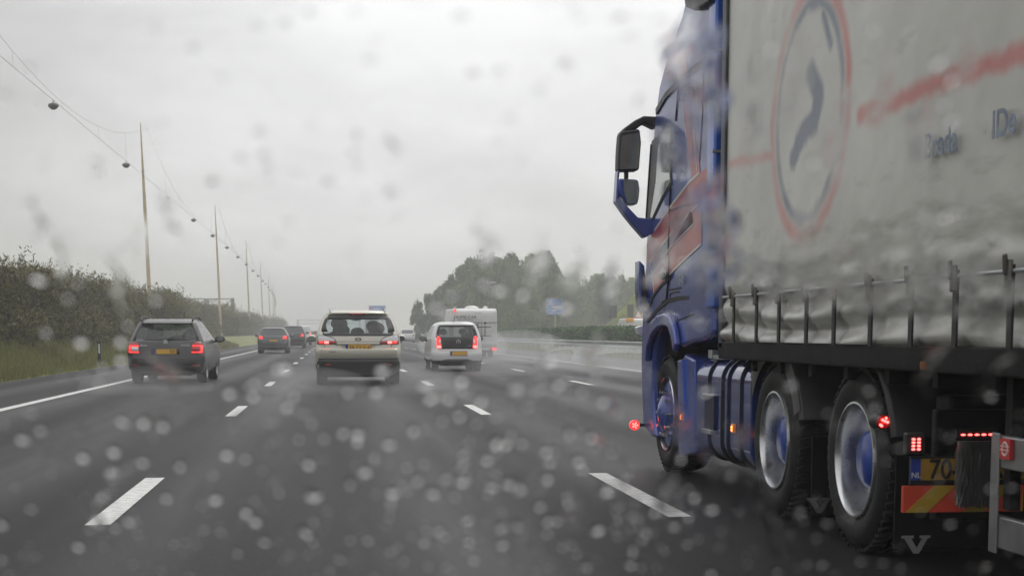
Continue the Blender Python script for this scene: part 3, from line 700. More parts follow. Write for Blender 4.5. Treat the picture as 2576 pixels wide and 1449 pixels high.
# ---- white city car (right)
M_wht=paint('white_paint',(.72,.72,.73),dirt=.12,rough=.3)
def tail_up(root,sf,patch,lod):
    gd=mat('tailgate_glass_black',(.010,.010,.011),.25,spec=.3)
    patch('tailgate',[(.665,-.57,.57),(.70,-.62,.62),(.80,-.645,.645),(.90,-.645,.645),(1.0,-.64,.64)],gd,.010,nc=20)
    for mir in (False,True):
        patch('window_surround',[(.98,.56,.645),(1.1,.56,.63),(1.22,.54,.605),(1.33,.51,.57)],gd,.010,nc=3,mirror=mir)
        lu=patch('tail_light',[(.685,.50,.635),(.78,.505,.65),(.90,.515,.65),(1.0,.54,.635),(1.05,.58,.62)],M_redlit,.020,nc=6,mirror=mir)
        patch('lamp_lens',[(.80,.51,.565),(.93,.525,.575)],M_clear,.030,lu,nc=3,mirror=mir)
        patch('lamp_lens',[(.69,.515,.63),(.76,.515,.64)],M_redhot,.028,lu,nc=3,mirror=mir)
    patch('window_surround',[(1.33,-.57,.57),(1.37,-.53,.53)],gd,.012,nc=14)
    patch('rear_bumper',[(.25,-.68,.68),(.30,-.70,.70)],M_black,.02,nc=16)
    patch('bumper_insert',[(.315,-.47,.47),(.36,-.42,.42),(.385,-.34,.34)],mat('bumper_grey',(.36,.36,.36),.5),.012,nc=12)
    patch('panel_gap',[(.605,-.60,.60),(.611,-.60,.60)],M_dark,.003,nc=10)
    plate(root,.04,sf.rear(.2,.53)-.018,.53,'')
    q=MB(); q.lathe([(0,.055),(-.008,.058),(-.008,.066),(0,.068)],(.04,sf.rear(0,.87)-.012,.87),'Y',24); q.build('badge',M_white,root)
    text('badge_text','V',.06,M_white,root,(.04,sf.rear(0,.88)-.016,.888),REAR,.002); text('badge_text','W',.05,M_white,root,(.04,sf.rear(0,.85)-.016,.852),REAR,.002)
    text('badge_text','move up!',.045,M_white,root,(.42,sf.rear(.42,.76)-.022,.76),REAR,.001)
    q=MB(); q.tube([(0,1.05,1.47),(0,1.0,1.68)],[.01,.005],6); q.build('aerial',M_black,root)
UP=dict(rows=[(.24,.70,.12,3.35),(.32,.80,.03,3.48),(.45,.825,.0,3.54),(.58,.825,.02,3.52),(.64,.82,.06,3.48),(.80,.815,.08,3.3),(.92,.80,.11,2.95),(1.0,.79,.14,2.75),(1.18,.735,.22,2.45),(1.34,.67,.30,2.2),(1.39,.63,.32,2.08),(1.44,.56,.38,1.95),(1.465,.46,.6,1.7)],
  side=[.03,.18,.22,.55,.60,.90,.97],pill=(0,2,4,6,7),win=(.97,1.34),tw=6,c=.30,n=3.6,w=.815,L=3.54,ax=(.62,2.98),mz=.96,my=2.15,dash=2.2,paint=M_wht,glass=glassmat('city_glass',(.55,.60,.59),.2),tail=tail_up,mirror_m=M_dark,tyre=.29,
  seats=[(-.33,1.5,1.17,1),(.33,1.5,1.17,1.1),(.34,.9,1.05,1.0)])
ro,_=car(UP,'city_car','small white city car with black tailgate glass in the right lane','cars on the road',3.74,46.2)
ro.rotation_euler=(0,0,R(0.6)); ro.scale=(.95,1,1.01)
# ---- far traffic
def tail_far(lampm,platec,zc=.92,w=.80):
    def f(root,sf,patch,lod):
        for mir in (False,True): patch('tail_light',[(zc-.09,w-.26,w-.02),(zc+.06,w-.18,w-.03)],lampm,.02,nc=4,mirror=mir)
        patch('rear_bumper',[(.24,-.72,.72),(.48,-.84,.84)],M_black,.02,nc=10)
        if platec: plate(root,0,sf.rear(.25,.72)-.02,.72,'')
    return f
def hatch(paintm,tail,h=1.46,w=.88,L=4.3,**k):
    s=h/1.46
    rows=[(.24,.78,.14,L-.2),(.34,w-.03,.03,L-.05),(.6,w,.0,L),(.8,w,.05,L-.2),(.93,w-.02,.1,L-.9),(1.0,w-.04,.14,L-1.1),(1.2,w-.12,.3,L-1.6),(1.36,w-.20,.42,L-2.0),(1.42,w-.27,.46,L-2.2),(1.46,w-.4,.7,L-2.4)]
    rows=[(z*s,a,b,c) for z,a,b,c in rows]
    d=dict(rows=rows,side=[.03,.18,.22,.55,.60,.90,.97],pill=(0,2,4,6,7),win=(1.0*s,1.36*s),tw=6,c=.3,n=4,w=w,L=L,ax=(.8,L-.9),mz=1.0*s,my=L-1.7,dash=2.4,paint=paintm,tail=tail,seats=[]); d.update(k); return d
M_dblue=paint('dark_blue_paint',(.05,.058,.065),dirt=.4); M_blk=paint('black_paint',(.02,.02,.022),dirt=.3); M_crim=paint('red_paint',(.33,.03,.03),dirt=.2)
car(hatch(M_dblue,tail_far(M_redlit,True)),'hatchback','dark slate hatchback with lit red tail lamps, first beyond the estate car','cars on the road',-3.35,88,lod=1)
car(hatch(M_blk,tail_far(M_redlit,False,1.0),h=1.72,w=.9,L=4.5),'off_road_car','tall black car half hidden behind the slate hatchback','cars on the road',-2.95,118,lod=1)
def tail_van(root,sf,patch,lod):
    for mir in (False,True): patch('tail_light',[(.80,.76,.88),(1.15,.78,.88)],M_redlit,.02,nc=3,mirror=mir)
    patch('rear_bumper',[(.24,-.72,.72),(.48,-.86,.86)],M_black,.02,nc=10)
    patch('panel_gap',[(.5,-.006,.006),(1.7,-.006,.006)],M_dark,.004,nc=1)
VAN=dict(hatch(M_wht,tail_van,h=1.85,w=.92,L=4.6)); VAN['rows']=[(.26,.84,.1,4.4),(.5,.92,.0,4.6),(1.0,.92,.03,4.1),(1.3,.88,.06,3.5),(1.65,.83,.12,3.1),(1.78,.78,.17,2.9),(1.84,.66,.3,2.7)]; VAN['van']=True
car(VAN,'delivery_van','white panel van ahead of the black tall car in the left lane','vans on the road',-2.95,150,cat='van',lod=1)
car(hatch(M_crim,tail_far(M_redlit,False)),'red_car','dark red car far ahead beyond the white panel van','cars on the road',-2.35,196,lod=1)
car(hatch(M_wht,tail_far(M_red,False),h=1.6,w=.9),'pickup_car','pale white car in the mist left of the city car','cars on the road',8.9,182,lod=1)
# far lorry, almost lost in the mist
lo=empty('lorry',(11.0,300,0)); lo.location.x=7.7
q=MB(); q.bx(-1.25,1.25,0,9,1.2,3.9); q.build('box_body',mat('lorry_cream',(.5,.42,.40),.6,var=.1),lo,bevel=.05)
q=MB(); q.bx(-1.22,1.22,-.02,.0,1.7,2.6); q.build('door_panel',mat('lorry_red',(.5,.12,.1),.6),lo)
q=MB(); q.bx(-1.2,1.2,.3,11,.6,1.18); q.bx(-1.15,1.15,9.2,11.3,1.18,3.0); q.build('cab',mat('lorry_cab',(.3,.2,.2),.5),lo,bevel=.08)
for sx in (-1,1):
    for yy in (1.2,2.5,9.8): q=MB(); q.lathe([(-.13,.3),(-.14,.45),(0,.5),(.14,.45),(.13,.3)],(sx*1.08,yy,.5),'X',20); q.build('wheel',M_rubber,lo)
tag(lo,'pale red and cream lorry fading in the mist above the pale white car','lorry','lorries on the road')
# ---- caravan / motorhome
def caravan():
    y=70.0; L=onY(1137,0,y).x; Rr=onY(1250,0,y).x; w=(Rr-L)/2; root=empty('motorhome',((L+Rr)/2,y,0)); H=onY(1190,776,y).z
    mw=mat('motorhome_white',(.74,.74,.72),.4,coat=.3,var=.05,dirt=.08,scale=2)
    q=MB(); prof=[(0,.55),(0,H-.42),(.06,H-.12),(.22,H),(4.6,H+.02),(5.4,H-.35),(5.6,H-.9),(4.9,1.55),(4.9,.5)]
    q.prism([(-w,a,b) for a,b in prof],(2*w,0,0)); q.build('body',mw,root,bevel=.07)
    q=MB(); q.bx(-w+.02,w-.02,-.02,.02,H-.66,H-.60); q.build('trim',mat('mh_grey',(.45,.45,.44),.5),root)
    q=MB(); q.bx(-w+.02,w-.02,-.05,.0,.50,.66); q.bx(-w+.04,w-.04,0.02,4.9,.42,.52); q.build('rear_bumper',mat('mh_bumper',(.4,.4,.4),.5),root,bevel=.02)
    fr=MB(); fr.bx(-w+.50,w-.86,-.03,-.0,H-1.34,H-.70); fo=fr.build('rear_window',mat('mh_winframe',(.10,.095,.09),.3,coat=.3),root,bevel=.03)
    q=MB(); q.bx(-w+.56,w-.92,-.036,-.03,H-1.28,H-.76); q.build('pane',mat('mh_pane',(.16,.14,.13),.1,coat=.5),fo)
    q=MB()
    for x in (-.10,.28): q.tube([(x,-.12,.7),(x,-.12,H-.7),(x,.02,H-.62)],.016,6)
    for k in range(5): q.tube([(-.10,-.12,.85+k*.3),(.28,-.12,.85+k*.3)],.013,6)
    q.build('ladder',M_galv,root)
    q=MB()
    for z in (1.42,1.02): q.tube([(.12,-.03,z),(.16,-.3,z),(w-.3,-.3,z)],.022,6)
    q.tube([(.42,-.3,1.02),(.42,-.3,1.5)],.018,6); q.ball((.42,-.32,1.6),(.06,.04,.06),6); q.build('bicycle_rack',M_dark,root)
    for sx in (1,-1):
        q=MB(); q.bx(sx*(w-.14)-.10,sx*(w-.14)+.10,-.075,-.04,.36,.48); q.build('tail_light',M_redlit,root,bevel=.01)
    q=MB(); q.bx(w-.75,w-.35,-.07,-.045,.38,.47); q.build('number_plate',M_white,root)
    q=MB(); q.bx(-w-.02,-w+.16,.0,.06,H+.02,H+.09); q.tube([(-w+.12,.02,H-.2),(-w+.12,.02,H+.1)],.03,6); q.build('marker_bracket',mw,root)
    q=MB(); q.bx(-w+.02,-w+.12,-.03,.0,H-.16,H-.04); q.build('marker_lamp',M_redlit,root,bevel=.01)
    q=MB(); q.ball((-.05,1.2,H+.02),(.34,.4,.13),8); q.build('roof_dome',mw,root); q=MB(); q.ball((.62,1.6,H+.02),(.12,.15,.12),8); q.build('roof_vent',mw,root)
    text('lettering','HOME-CAR',.20,M_dark,root,(-w+.55,-.006,H-.40),REAR,.002); q=MB(); q.bx(-w+.2,-w+.95,-.006,0,H-.52,H-.50); q.build('stripe',M_dark,root)
    q=MB(); q.bx(-w-.012,-w-.001,1.4,2.5,H-1.25,H-.75); q.bx(-w-.012,-w-.001,.5,1.1,H-1.25,H-.75); q.build('side_window',M_winopaque,root)
    for sx in (1,-1):
        for yy in (1.4,4.6):
            q=MB(); q.lathe([(-.09,.2),(-.1,.3),(0,.33),(.1,.3),(.09,.2),(-.09,.2)],(sx*(w-.18),yy,.33),'X',24); q.build('wheel',M_rubber,root)
    q=MB(); q.bx(-w+.25,w-.25,.4,4.9,.25,.45); q.build('chassis',M_chassis,root)
    tag(root,'white motorhome with rear ladder and bicycle rack behind the city car','motorhome','camping vehicles')
caravan()
# ---- works van behind the hedge, warning triangle and dark boards
wv=empty('works_van',(20.6,102,0)); zt=onY(1590,801,102).z
q=MB(); q.prism([(-.85,a,b) for a,b in [(0,.5),(0,1.9),(.12,zt-.05),(.3,zt),(3.2,zt),(3.7,zt-.3),(4.2,1.3),(5.2,1.1),(5.3,.5)]],(1.9,0,0)); q.build('body',M_wht,wv,bevel=.06)
q=MB(); q.bx(-.95,-.45,-.12,.25,zt-.22,zt+.02); q.build('warning_beacon',mat('beacon_yellow',(.6,.28,.06),.4,emis=(1,.4,.05),es=.12),wv,bevel=.05)
for sx in (-.7,.9):
    for yy in (.9,4.2): q=MB(); q.lathe([(-.1,.2),(-.1,.3),(0,.33),(.1,.3),(.1,.2)],(sx,yy,.33),'X',16); q.build('wheel',M_rubber,wv)
tag(wv,'white works van roof with orange beacon showing above the hedge','van','vans on the road')
def board(px0,px1,py0,py1,d,lab):
    a=onY(px0,py1,d); b=onY(px1,py0,d); rt=empty('sign_board',((a.x+b.x)/2,d,0)); w=b.x-a.x
    q=MB(); q.bx(-w/2,w/2,-.03,.03,a.z,b.z); q.build('panel',mat('board_grey',(.12,.12,.125),.6,var=.1),rt,bevel=.02)
    q=MB(); q.bx(-.04,.04,.03,.10,-.1,b.z-.1); q.build('post',M_galv,rt); tag(rt,lab,'sign board','dark boards above the hedge')
board(1532,1552,768,800,116,'dark grey upright board left of the works van beacon'); board(1578,1594,765,800,114,'dark grey upright board directly behind the works van roof')
rt=empty('warning_sign',(onY(1606,790,105.5).x,105.5,0)); z0=onY(1606,800,105.5).z; q=MB(); q.prism([(-.33,0,z0),(.33,0,z0),(0,0,z0+.62)],(0,.02,0)); q.build('sign_border',mat('sign_red',(.5,.05,.04),.5),rt)
q=MB(); q.prism([(-.22,-.004,z0+.07),(.22,-.004,z0+.07),(0,-.004,z0+.47)],(0,.004,0)); q.build('sign_face',M_white,rt)
q=MB(); q.tube([(0,.05,-.1),(0,.05,z0+.3)],.03,6); q.build('post',M_galv,rt); tag(rt,'red bordered warning triangle standing over the works van','warning sign')
# ================================================================== TRUCK
XS=2.66; XW=2.5
def cab_paint(name,col,dirt=.18): return paint(name,col,dirt=dirt,rough=.28,metal=.25,coat=.8)
M_cab=cab_paint('cab_blue',(.04,.075,.33),.10); M_cabd=cab_paint('cab_blue_bright',(.03,.12,.55),.06)
M_sred=mat('stripe_red',(.40,.035,.035),.35,coat=.5,var=.08,scale=4,dirt=.2); M_swht=mat('stripe_cream',(.55,.52,.50),.4,coat=.4)
M_sblu=mat('stripe_slate',(.10,.12,.23),.35,coat=.5,dirt=.15)
tr=empty('truck_tractor',(XS+1.25,12.1,0))
tag(tr,'blue truck tractor with red and cream stripes in the right lane beside us','truck')
TR=Matrix.Translation(tr.location)
def TB(mb,name,m,parent=tr,**k):
    # build with world coordinates and shift into the tractor's local frame
    o=mb.build(name,m,None,**k); base=tr.location if parent is tr or parent is None else tr.location
    for v in o.data.vertices: v.co-=tr.location
    o.parent=parent; return o
def sp(pts,X=XS,f=None): return [onX(*(f(*p) if f else p),X) for p in pts]
# cab shell side profile
prof=[(1638,1100),(1617,1075),(1613,980),(1612,900),(1615,800),(1622,700),(1626,600),(1632,480),(1640,380),(1648,290),(1658,215),(1675,150),(1700,80),(1716,35),(1728,-20),(1745,-70),
      (1793,-110),(1793,840),(1770,856),(1740,862),(1712,874)]
arch=[(1709,872),(1705,842),(1697,815),(1684,806),(1668,812),(1655,832),(1646,868),(1641,930),(1639,1000),(1642,1060),(1648,1100)]
P=[onX(x,y,XS) for x,y in prof+arch]
q=MB(); q.prism(P,(XW,0,0)); o=TB(q,'cab',M_cab,bevel=.035,seg=3)
# windscreen on the front
q=MB(); a=onX(1634,520,XS); b=onX(1652,262,XS); q.prism([(XS+.18,a.y+.02,a.z),(XS+XW-.18,a.y+.02,a.z),(XS+XW-.22,b.y+.02,b.z),(XS+.22,b.y+.02,b.z)],(0,.02,.004)); TB(q,'windscreen',M_winopaque)
# door window, frame
X1=XS-.004
def side(name,pts,m,f=None,d=.004,X=XS-.001,parent=tr,**k):
    q=MB(); q.prism([onX(*(f(*p) if f else p),X) for p in pts],(-d,0,0)); return TB(q,name,m,parent,smooth=0,**k)
def line(name,pts,w,m,f=None,d=.004,X=XS-.001,parent=tr):
    q=MB(); q.strip([onX(*(f(*p) if f else p),X) for p in pts],w,d,(-1,0,0)); return TB(q,name,m,parent)
fr=side('window_frame',[(455,385),(520,330),(600,215),(650,235),(648,700),(655,820),(570,960),(465,1180),(392,1165),(415,850),(432,600)],M_dark,c2,.006)
side('door_window',[(520,440),(605,240),(635,262),(632,700),(640,805),(556,945),(455,1165),(440,1150),(495,800),(508,600)],mat('cab_glass',(.33,.38,.36),.06,coat=1,var=.25,scale=2),c2,.006,XS-.006,fr)
line('window_trim',[(445,420),(432,600),(415,850),(395,1160)],.02,M_black,c2,.008,XS-.006,fr)
# livery
liv=side('livery',[(375,640),(420,500),(460,490),(462,620),(490,850),(505,1000),(540,1440),(600,1900),(640,2200)][:2]+[(462,490),(462,620),(490,850),(510,1010),(532,1300),(580,1500),(600,1650),(640,1990),(545,2090),(520,1800),(430,1110),(400,860)],M_sred,c1,.002)
line('stripe_edge',[(375,650),(390,850),(425,1110),(470,1450)],.012,M_swht,c1,.003); line('stripe_edge',[(462,620),(490,850),(510,1000)],.012,M_swht,c1,.003)
line('stripe_edge',[(865,265),(885,420),(912,712)],.014,M_swht,c2,.004); line('stripe_edge',[(375,655),(300,730),(262,775)],.012,M_swht,c1,.003)
side('livery',[(930,710),(1035,640),(1035,905),(925,1020),(640,1330),(520,1470),(400,1640),(400,1420),(480,1290),(640,1050),(815,820)],M_sred,c2,.0025)
line('stripe_edge',[(930,710),(815,820),(640,1050),(480,1290)],.022,M_swht,c2,.005)
side('livery',[(773,-418),(810,-247),(510,56),(280,385),(245,235),(430,0),(510,-112)],M_sblu,c5,.0040)
line('stripe_edge',[(925,1020),(640,1330),(545,1449)],.02,M_swht,c2,.006); line('stripe_edge',[(430,0),(330,120),(245,235),(278,380)],.014,M_swht,c5,.006)
line('stripe_edge',[(850,1090),(880,1222),(640,1465)],.014,M_swht,c2,.006)
side('livery',[(773,-418),(885,-500),(905,-300),(905,0),(720,160),(505,370),(305,630),(280,400),(510,56),(810,-247)],M_sred,c5,.003)
line('stripe_edge',[(810,-247),(510,60),(280,390),(305,630)],.012,M_swht,c5,.0075); line('stripe_edge',[(900,10),(720,175),(505,385),(305,640)],.018,M_swht,c5,.005)
# shut lines and creases
dk=mat('shut_line',(.008,.008,.01),.6)
line('panel_gap',[(640,860),(632,1080),(622,1449)],.016,dk,c2,.010); line('panel_gap',[(485,0),(495,410),(470,600),(462,715),(400,745)],.014,dk,c5,.010)
line('panel_gap',[(636,1090),(760,1045),(930,1000)],.018,dk,c2,.008)
line('wind_deflector_seam',[(700,640),(640,665),(480,795),(390,880),(260,1010),(160,1180)],.05,M_dark,c1,.012)
line('panel_gap',[(392,880),(382,1000),(360,1280)],.016,dk,c1,.008); line('panel_gap',[(505,920),(450,950),(410,1000),(398,1060)],.018,dk,c1,.008)
line('crease',[(740,682),(600,692),(480,725),(350,830),(215,985)],.03,dk,c5,.006)
line('crease',[(512,435),(400,520),(300,650),(215,880)],.028,dk,c5,.006); line('panel_gap',[(478,590),(570,572),(640,560)],.012,dk,c5,.005)
line('panel_gap',[(600,970),(680,940),(800,890)],.010,dk,c5,.004); line('panel_gap',[(500,700),(505,630),(620,610)],.010,dk,c5,.004)
line('panel_gap',[(655,520),(650,800),(640,1200),(610,1700)],.012,dk,c1,.004)
text('badge_text','540',.11,M_galv,tr,onX(*c5(645,470),XS-.012)-tr.location,(PI/2,0,-PI/2),.002)
# arch lip
lip=[(1636,905),(1640,862),(1652,826),(1668,808),(1685,803),(1697,810),(1706,838),(1712,876)]
q=MB(); q.strip([onX(x,y,XS+.0) for x,y in lip],.10,.055,(-1,0,0)); TB(q,'wheel_arch',M_cab,bevel=.018)
q=MB(); q.prism([onX(x,y,XS+.10) for x,y in [(1709,872),(1705,842),(1697,815),(1684,806),(1668,812),(1655,832),(1646,868),(1641,930),(1639,1000),(1642,1060)]],(.6,0,0)); TB(q,'wheel_well',M_chassis)
# handle
h0=onX(*c5(415,385),XS-.03); q=MB(); q.ball(h0,(.02,.12,.05),10); TB(q,'door_handle',mat('handle_chrome',(.30,.27,.26),.25,metal=.8),tr)
# side light-deflector strip in front
def facing(name,pts,Y,m,f=None,th=.06,parent=tr,**k):
    q=MB(); q.prism([onY(*(f(*p) if f else p),Y) for p in pts],(0,th,0)); return TB(q,name,m,parent,**k)
yf=onX(1617,800,XS).y-.02
facing('corner_deflector',[(115,210),(180,282),(205,500),(215,885),(150,850),(122,800),(112,500)],yf-.15,M_cab,c5,.20,bevel=.012)
facing('deflector_inner',[(150,330),(195,400),(200,840),(150,800)],yf-.16,M_black,c5,.01)
# headlamp corner seen ahead of the cab
hl=facing('headlight',[(1602,823),(1618,818),(1622,850),(1606,842)],yf+.1,M_clear,None,.12,bevel=.01)
# mirrors
ym=yf-.35
mir=facing('mirror_arm',[(200,1040),(310,1155),(390,1165),(520,1165),(460,1310),(380,1365),(265,1235),(180,1130),(88,1000),(85,985),(105,680),(130,680),(118,760),(120,960)],ym,M_cab,c2,.14,bevel=.02)
facing('mirror_arm',[(128,300),(180,248),(280,175),(370,130),(480,135),(620,130),(655,100),(660,170),(600,230),(480,250),(380,200),(300,260),(160,310)],ym,M_black,c2,.16,bevel=.02)
h1=facing('door_mirror',[(135,285),(330,260),(345,400),(332,560),(322,682),(107,688),(112,500),(125,330)],ym-.02,M_black,c2,.16,bevel=.02)
facing('mirror_glass',[(150,330),(318,300),(330,420),(318,560),(308,665),(125,670),(130,500)],ym-.028,mat('mirror_dull',(.23,.24,.22),.12,metal=.9,var=.25,scale=3),c2,.006,h1)
h2=facing('door_mirror',[(110,762),(315,772),(330,870),(322,960),(305,1028),(200,1028),(110,900)],ym-.02,M_cab,c2,.16,bevel=.02)
facing('mirror_glass',[(165,772),(305,785),(320,870),(314,950),(298,1018),(205,1018),(168,900)],ym-.028,mat('mirror_dull2',(.25,.28,.25),.08,metal=.9,var=.2,scale=4),c2,.006,h2)
facing('mirror_arm',[(178,680),(214,680),(212,765),(178,765)],ym,M_black,c2,.05)
# red outboard marker lamp on stalk
p=onX(1597,1069,2.50)
yy=onX(1617,1070,XS).y; p=onY(1597,1069,yy-.15); q=MB(); q.tube([p+Vector((0,.02,0)),onY(1622,1070,yy-.1)+Vector((.1,.1,0))],.016,6); st=TB(q,'lamp_stalk',M_black)
q=MB(); q.lathe([(0,.0005),(-.01,.03),(0,.043),(.05,.04),(.06,.001)],p,'Y',20); lm=TB(q,'marker_light',M_redlit)
q=MB()
for a in range(5): q.ball(p+Vector((.02*math.cos(a*1.256),-.012,.02*math.sin(a*1.256))),.008,5)
q.ball(p+Vector((0,-.014,0)),.009,5); TB(q,'diode',M_redhot,lm)
# cab side fairing at the back of the cab (bright blue edges)
q=MB(); yb=onX(1785,400,XS).y; yc=onX(1803,400,XS).y
q.bx(XS-.02,XS+.12,yc,yb,onX(1790,776,XS).z,4.0); TB(q,'side_fairing',M_cabd,bevel=.02)
q=MB(); q.bx(XS+XW-.12,XS+XW,yc,yb,1.5,4.0); TB(q,'side_fairing',M_cabd,bevel=.02)
for u,v,l in ((390,384,.03),(140,136,.1)):
    q=MB(); q.bx(XS-.03,XS+.03,yc-.01,yc+l,onX(1790,u,XS).z,onX(1790,v,XS).z); TB(q,'fairing_clip',M_galv)
q=MB(); q.bx(XS+.05,XS+XW-.05,10.0+.45,yc+.02,1.05,3.95); TB(q,'cab_back',M_chassis)
# wheels
def truck_wheel(hub,front,tread=False):
    w=empty('wheel',hub-tr.location); w.parent=tr; rr=.470
    q=MB(); W_=.30; q.lathe([(.012,.305),(0,.33),(-.012,.38),(-.006,.42),(.02,.450),(.05,.466),(.10,rr),(W_-.06,rr),(W_,.45),(W_,.31)],(0,0,0),'X',72)
    o=q.build('tyre',M_rubber,w,smooth=50)
    q=MB()
    for k in range(54):
        a=2*PI*k/54; rot=Matrix.Rotation(a,3,'X')
        for ax,sg in ((.055,1),(.16,-1)): q.box(rot@Vector((ax,0,rr+.004)),(.085,.033,.018),0,rot@Matrix.Rotation(.25*sg,3,'Z'))
    q.build('tread',M_rubber,w,smooth=0)
    if front:
        q=MB(); q.lathe([(.012,.306),(.000,.300),(.010,.288),(.05,.280),(.07,.265),(.10,.24),(.03,.16),(.0,.15)],(0,0,0),'X',56); q.build('rim',mat('rim_steel_blue',(.12,.13,.17),.35,metal=.6,var=.1),w)
        q=MB(); q.lathe([(.0,.305),(-.006,.302),(0,.297)],(0,0,0),'X',56); q.build('rim_edge',M_alu,w)
        q=MB(); q.lathe([(.0,.16),(-.03,.145),(-.05,.10),(-.06,.08),(-.075,.0005)],(0,0,0),'X',40); q.build('hub',M_cab,w)
        for k in range(10): a=2*PI*k/10; q=MB(); q.tube([(.0,.18*math.cos(a),.18*math.sin(a)),(-.045,.18*math.cos(a),.18*math.sin(a))],[.018,.014],8); q.build('wheel_nut',M_alu,w)
        q=MB(); q.lathe([(.02,.265),(.008,.20),(.0,.155)],(0,0,0),'X',40); q.build('disc',M_cab,w)
    else:
        q=MB(); q.lathe([(.012,.306),(-.006,.302),(-.008,.292),(.008,.284),(.03,.280),(.10,.272),(.15,.268),(.16,.262)],(0,0,0),'X',64); q.build('rim',mat('rim_silver',(.66,.67,.68),.24,metal=.9,var=.12,scale=6),w,smooth=50)
        q=MB(); q.lathe([(.155,.265),(.152,.20),(.13,.15),(.07,.145),(.05,.12),(.04,.0005)],(0,0,0),'X',48); q.build('hub',mat('hub_blue',(.012,.05,.30),.3,coat=.3,var=.2),w)
        for k in range(10): a=2*PI*k/10; q=MB(); q.tube([(.155,.20*math.cos(a),.20*math.sin(a)),(.125,.20*math.cos(a),.20*math.sin(a))],.016,8); q.build('wheel_nut',M_alu,w)
        q=MB(); q.lathe([(W_+.03,.31),(W_+.03,.46),(W_+.08,.485),(W_+.28,.485),(W_+.31,.46),(W_+.31,.31)],(0,0,0),'X',48); q.build('inner_tyre',M_rubber,w)
    return w
HF=onX(1676,1031,2.72); HM=onX(1947,1119,2.70); HR=onX(2150,1145,2.70)
for H_,fr_ in ((HF,1),(HM,0),(HR,0)):
    H_.z=.485
    w=truck_wheel(H_,fr_)
    w2=copy_tree(w,tr); w2.location=H_+Vector((2*(XS+XW/2-H_.x),0,0))-tr.location; w2.rotation_euler=(0,0,PI)
# axles, chassis
q=MB(); 
for X0 in (XS+.78,XS+XW-.86): q.bx(X0,X0+.08,6.35,13.0,.62,.92)
q.build if False else None
TB(q,'chassis_rail',M_chassis,bevel=.01)
q=MB()
for H_ in (HF,HM,HR): q.tube([(XS+.2,H_.y,.49),(XS+XW-.2,H_.y,.49)],.09,12)
for H_ in (HM,HR): q.ball((XS+XW/2,H_.y,.49),(.26,.26,.24),10)
q.tube([(XS+XW/2,HR.y,.52),(XS+XW/2,11.6,.62)],.06,10); TB(q,'axle',M_chassis)
q=MB(); q.bx(XS+.1,XS+XW-.1,6.62,6.8,.72,.86); TB(q,'cross_member',M_chassis,bevel=.02)
q=MB(); q.bx(XS+.5,XS+XW-.5,10.3,13.2,.35,1.05); TB(q,'engine_block',M_chassis,bevel=.02)
q=MB(); q.bx(XS+XW-.65,XS+XW-.08,9.8,11.2,.3,.98); TB(q,'air_tank',M_chassis,bevel=.05)
q=MB(); q.bx(XS+.9,XS+XW-.9,6.9,10.2,.55,.88); TB(q,'gearbox',M_chassis,bevel=.05)
q=MB(); q.prism([onX(*c1(x,y),XS-.06) for x,y in [(440,-60),(448,60),(462,85),(530,115),(620,80),(700,28),(712,-60)]],(.12,0,0)); TB(q,'roof_lamp_bar',M_dark,bevel=.02)
# mudguards over drive wheels
for H_,full in ((HM,1),(HR,0)):
    for sx,x0 in ((1,XS+.02),(-1,XS+XW-.02)):
        q=MB(); a0,a1=(R(18),R(165)) if full else (R(75),R(165))
        x=x0; w_=.55*sx
        prf=[(0,.585),(0.0,.61),(.02*sx,.622),(w_,.622),(w_,.60),(.02*sx,.60),(0,.585)]
        q.lathe(prf,(x,H_.y,H_.z),'X',24,a0=a0,a1=a1); TB(q,'mudguard',M_black if not full else mat('mudguard_grey',(.035,.035,.036),.4,var=.2),smooth=60)
# round quarter cover ahead of middle wheel (visible disc edge)
q=MB(); q.lathe([(0,.50),(-.004,.52),(-.004,.60),(0,.62)],(XS+.02,HM.y,HM.z),'X',32,a0=R(20),a1=R(160)); TB(q,'mudguard_lip',mat('lip_grey',(.09,.09,.095),.35),smooth=60)
# mud flaps
def flap(y,name='mud_flap',letter=None):
    for x0 in (XS+.03,XS+XW-.63):
        q=MB(); q.bx(x0,x0+.60,y,y+.015,.10,.56); o=TB(q,name,M_chassis)
        if letter and x0<XS+1:
            p0=onY(*letter,y-.004); V=[(0,0),(.062,0),(.062,-.013),(.049,-.013),(.078,-.060),(.105,-.013),(.092,-.013),(.092,0),(.145,0),(.145,-.013),(.133,-.013),(.090,-.088),(.062,-.088),(.014,-.013),(0,-.013)]
            q=MB(); q.prism([(p0.x+u,y-.004,p0.z+v) for u,v in V],(0,.003,0)); TB(q,'lettering',mat('flap_letter',(.26,.27,.26),.6) if y<7.5 else mat('dark_flap_letter',(.10,.105,.10),.6),o,smooth=0)  # the letter on the middle flap gets a darker grey
yr=HR.y-.62; ymid=(HM.y+HR.y)/2-.06
flap(yr,letter=(2268,1347)); flap(ymid,letter=(2030,1252))
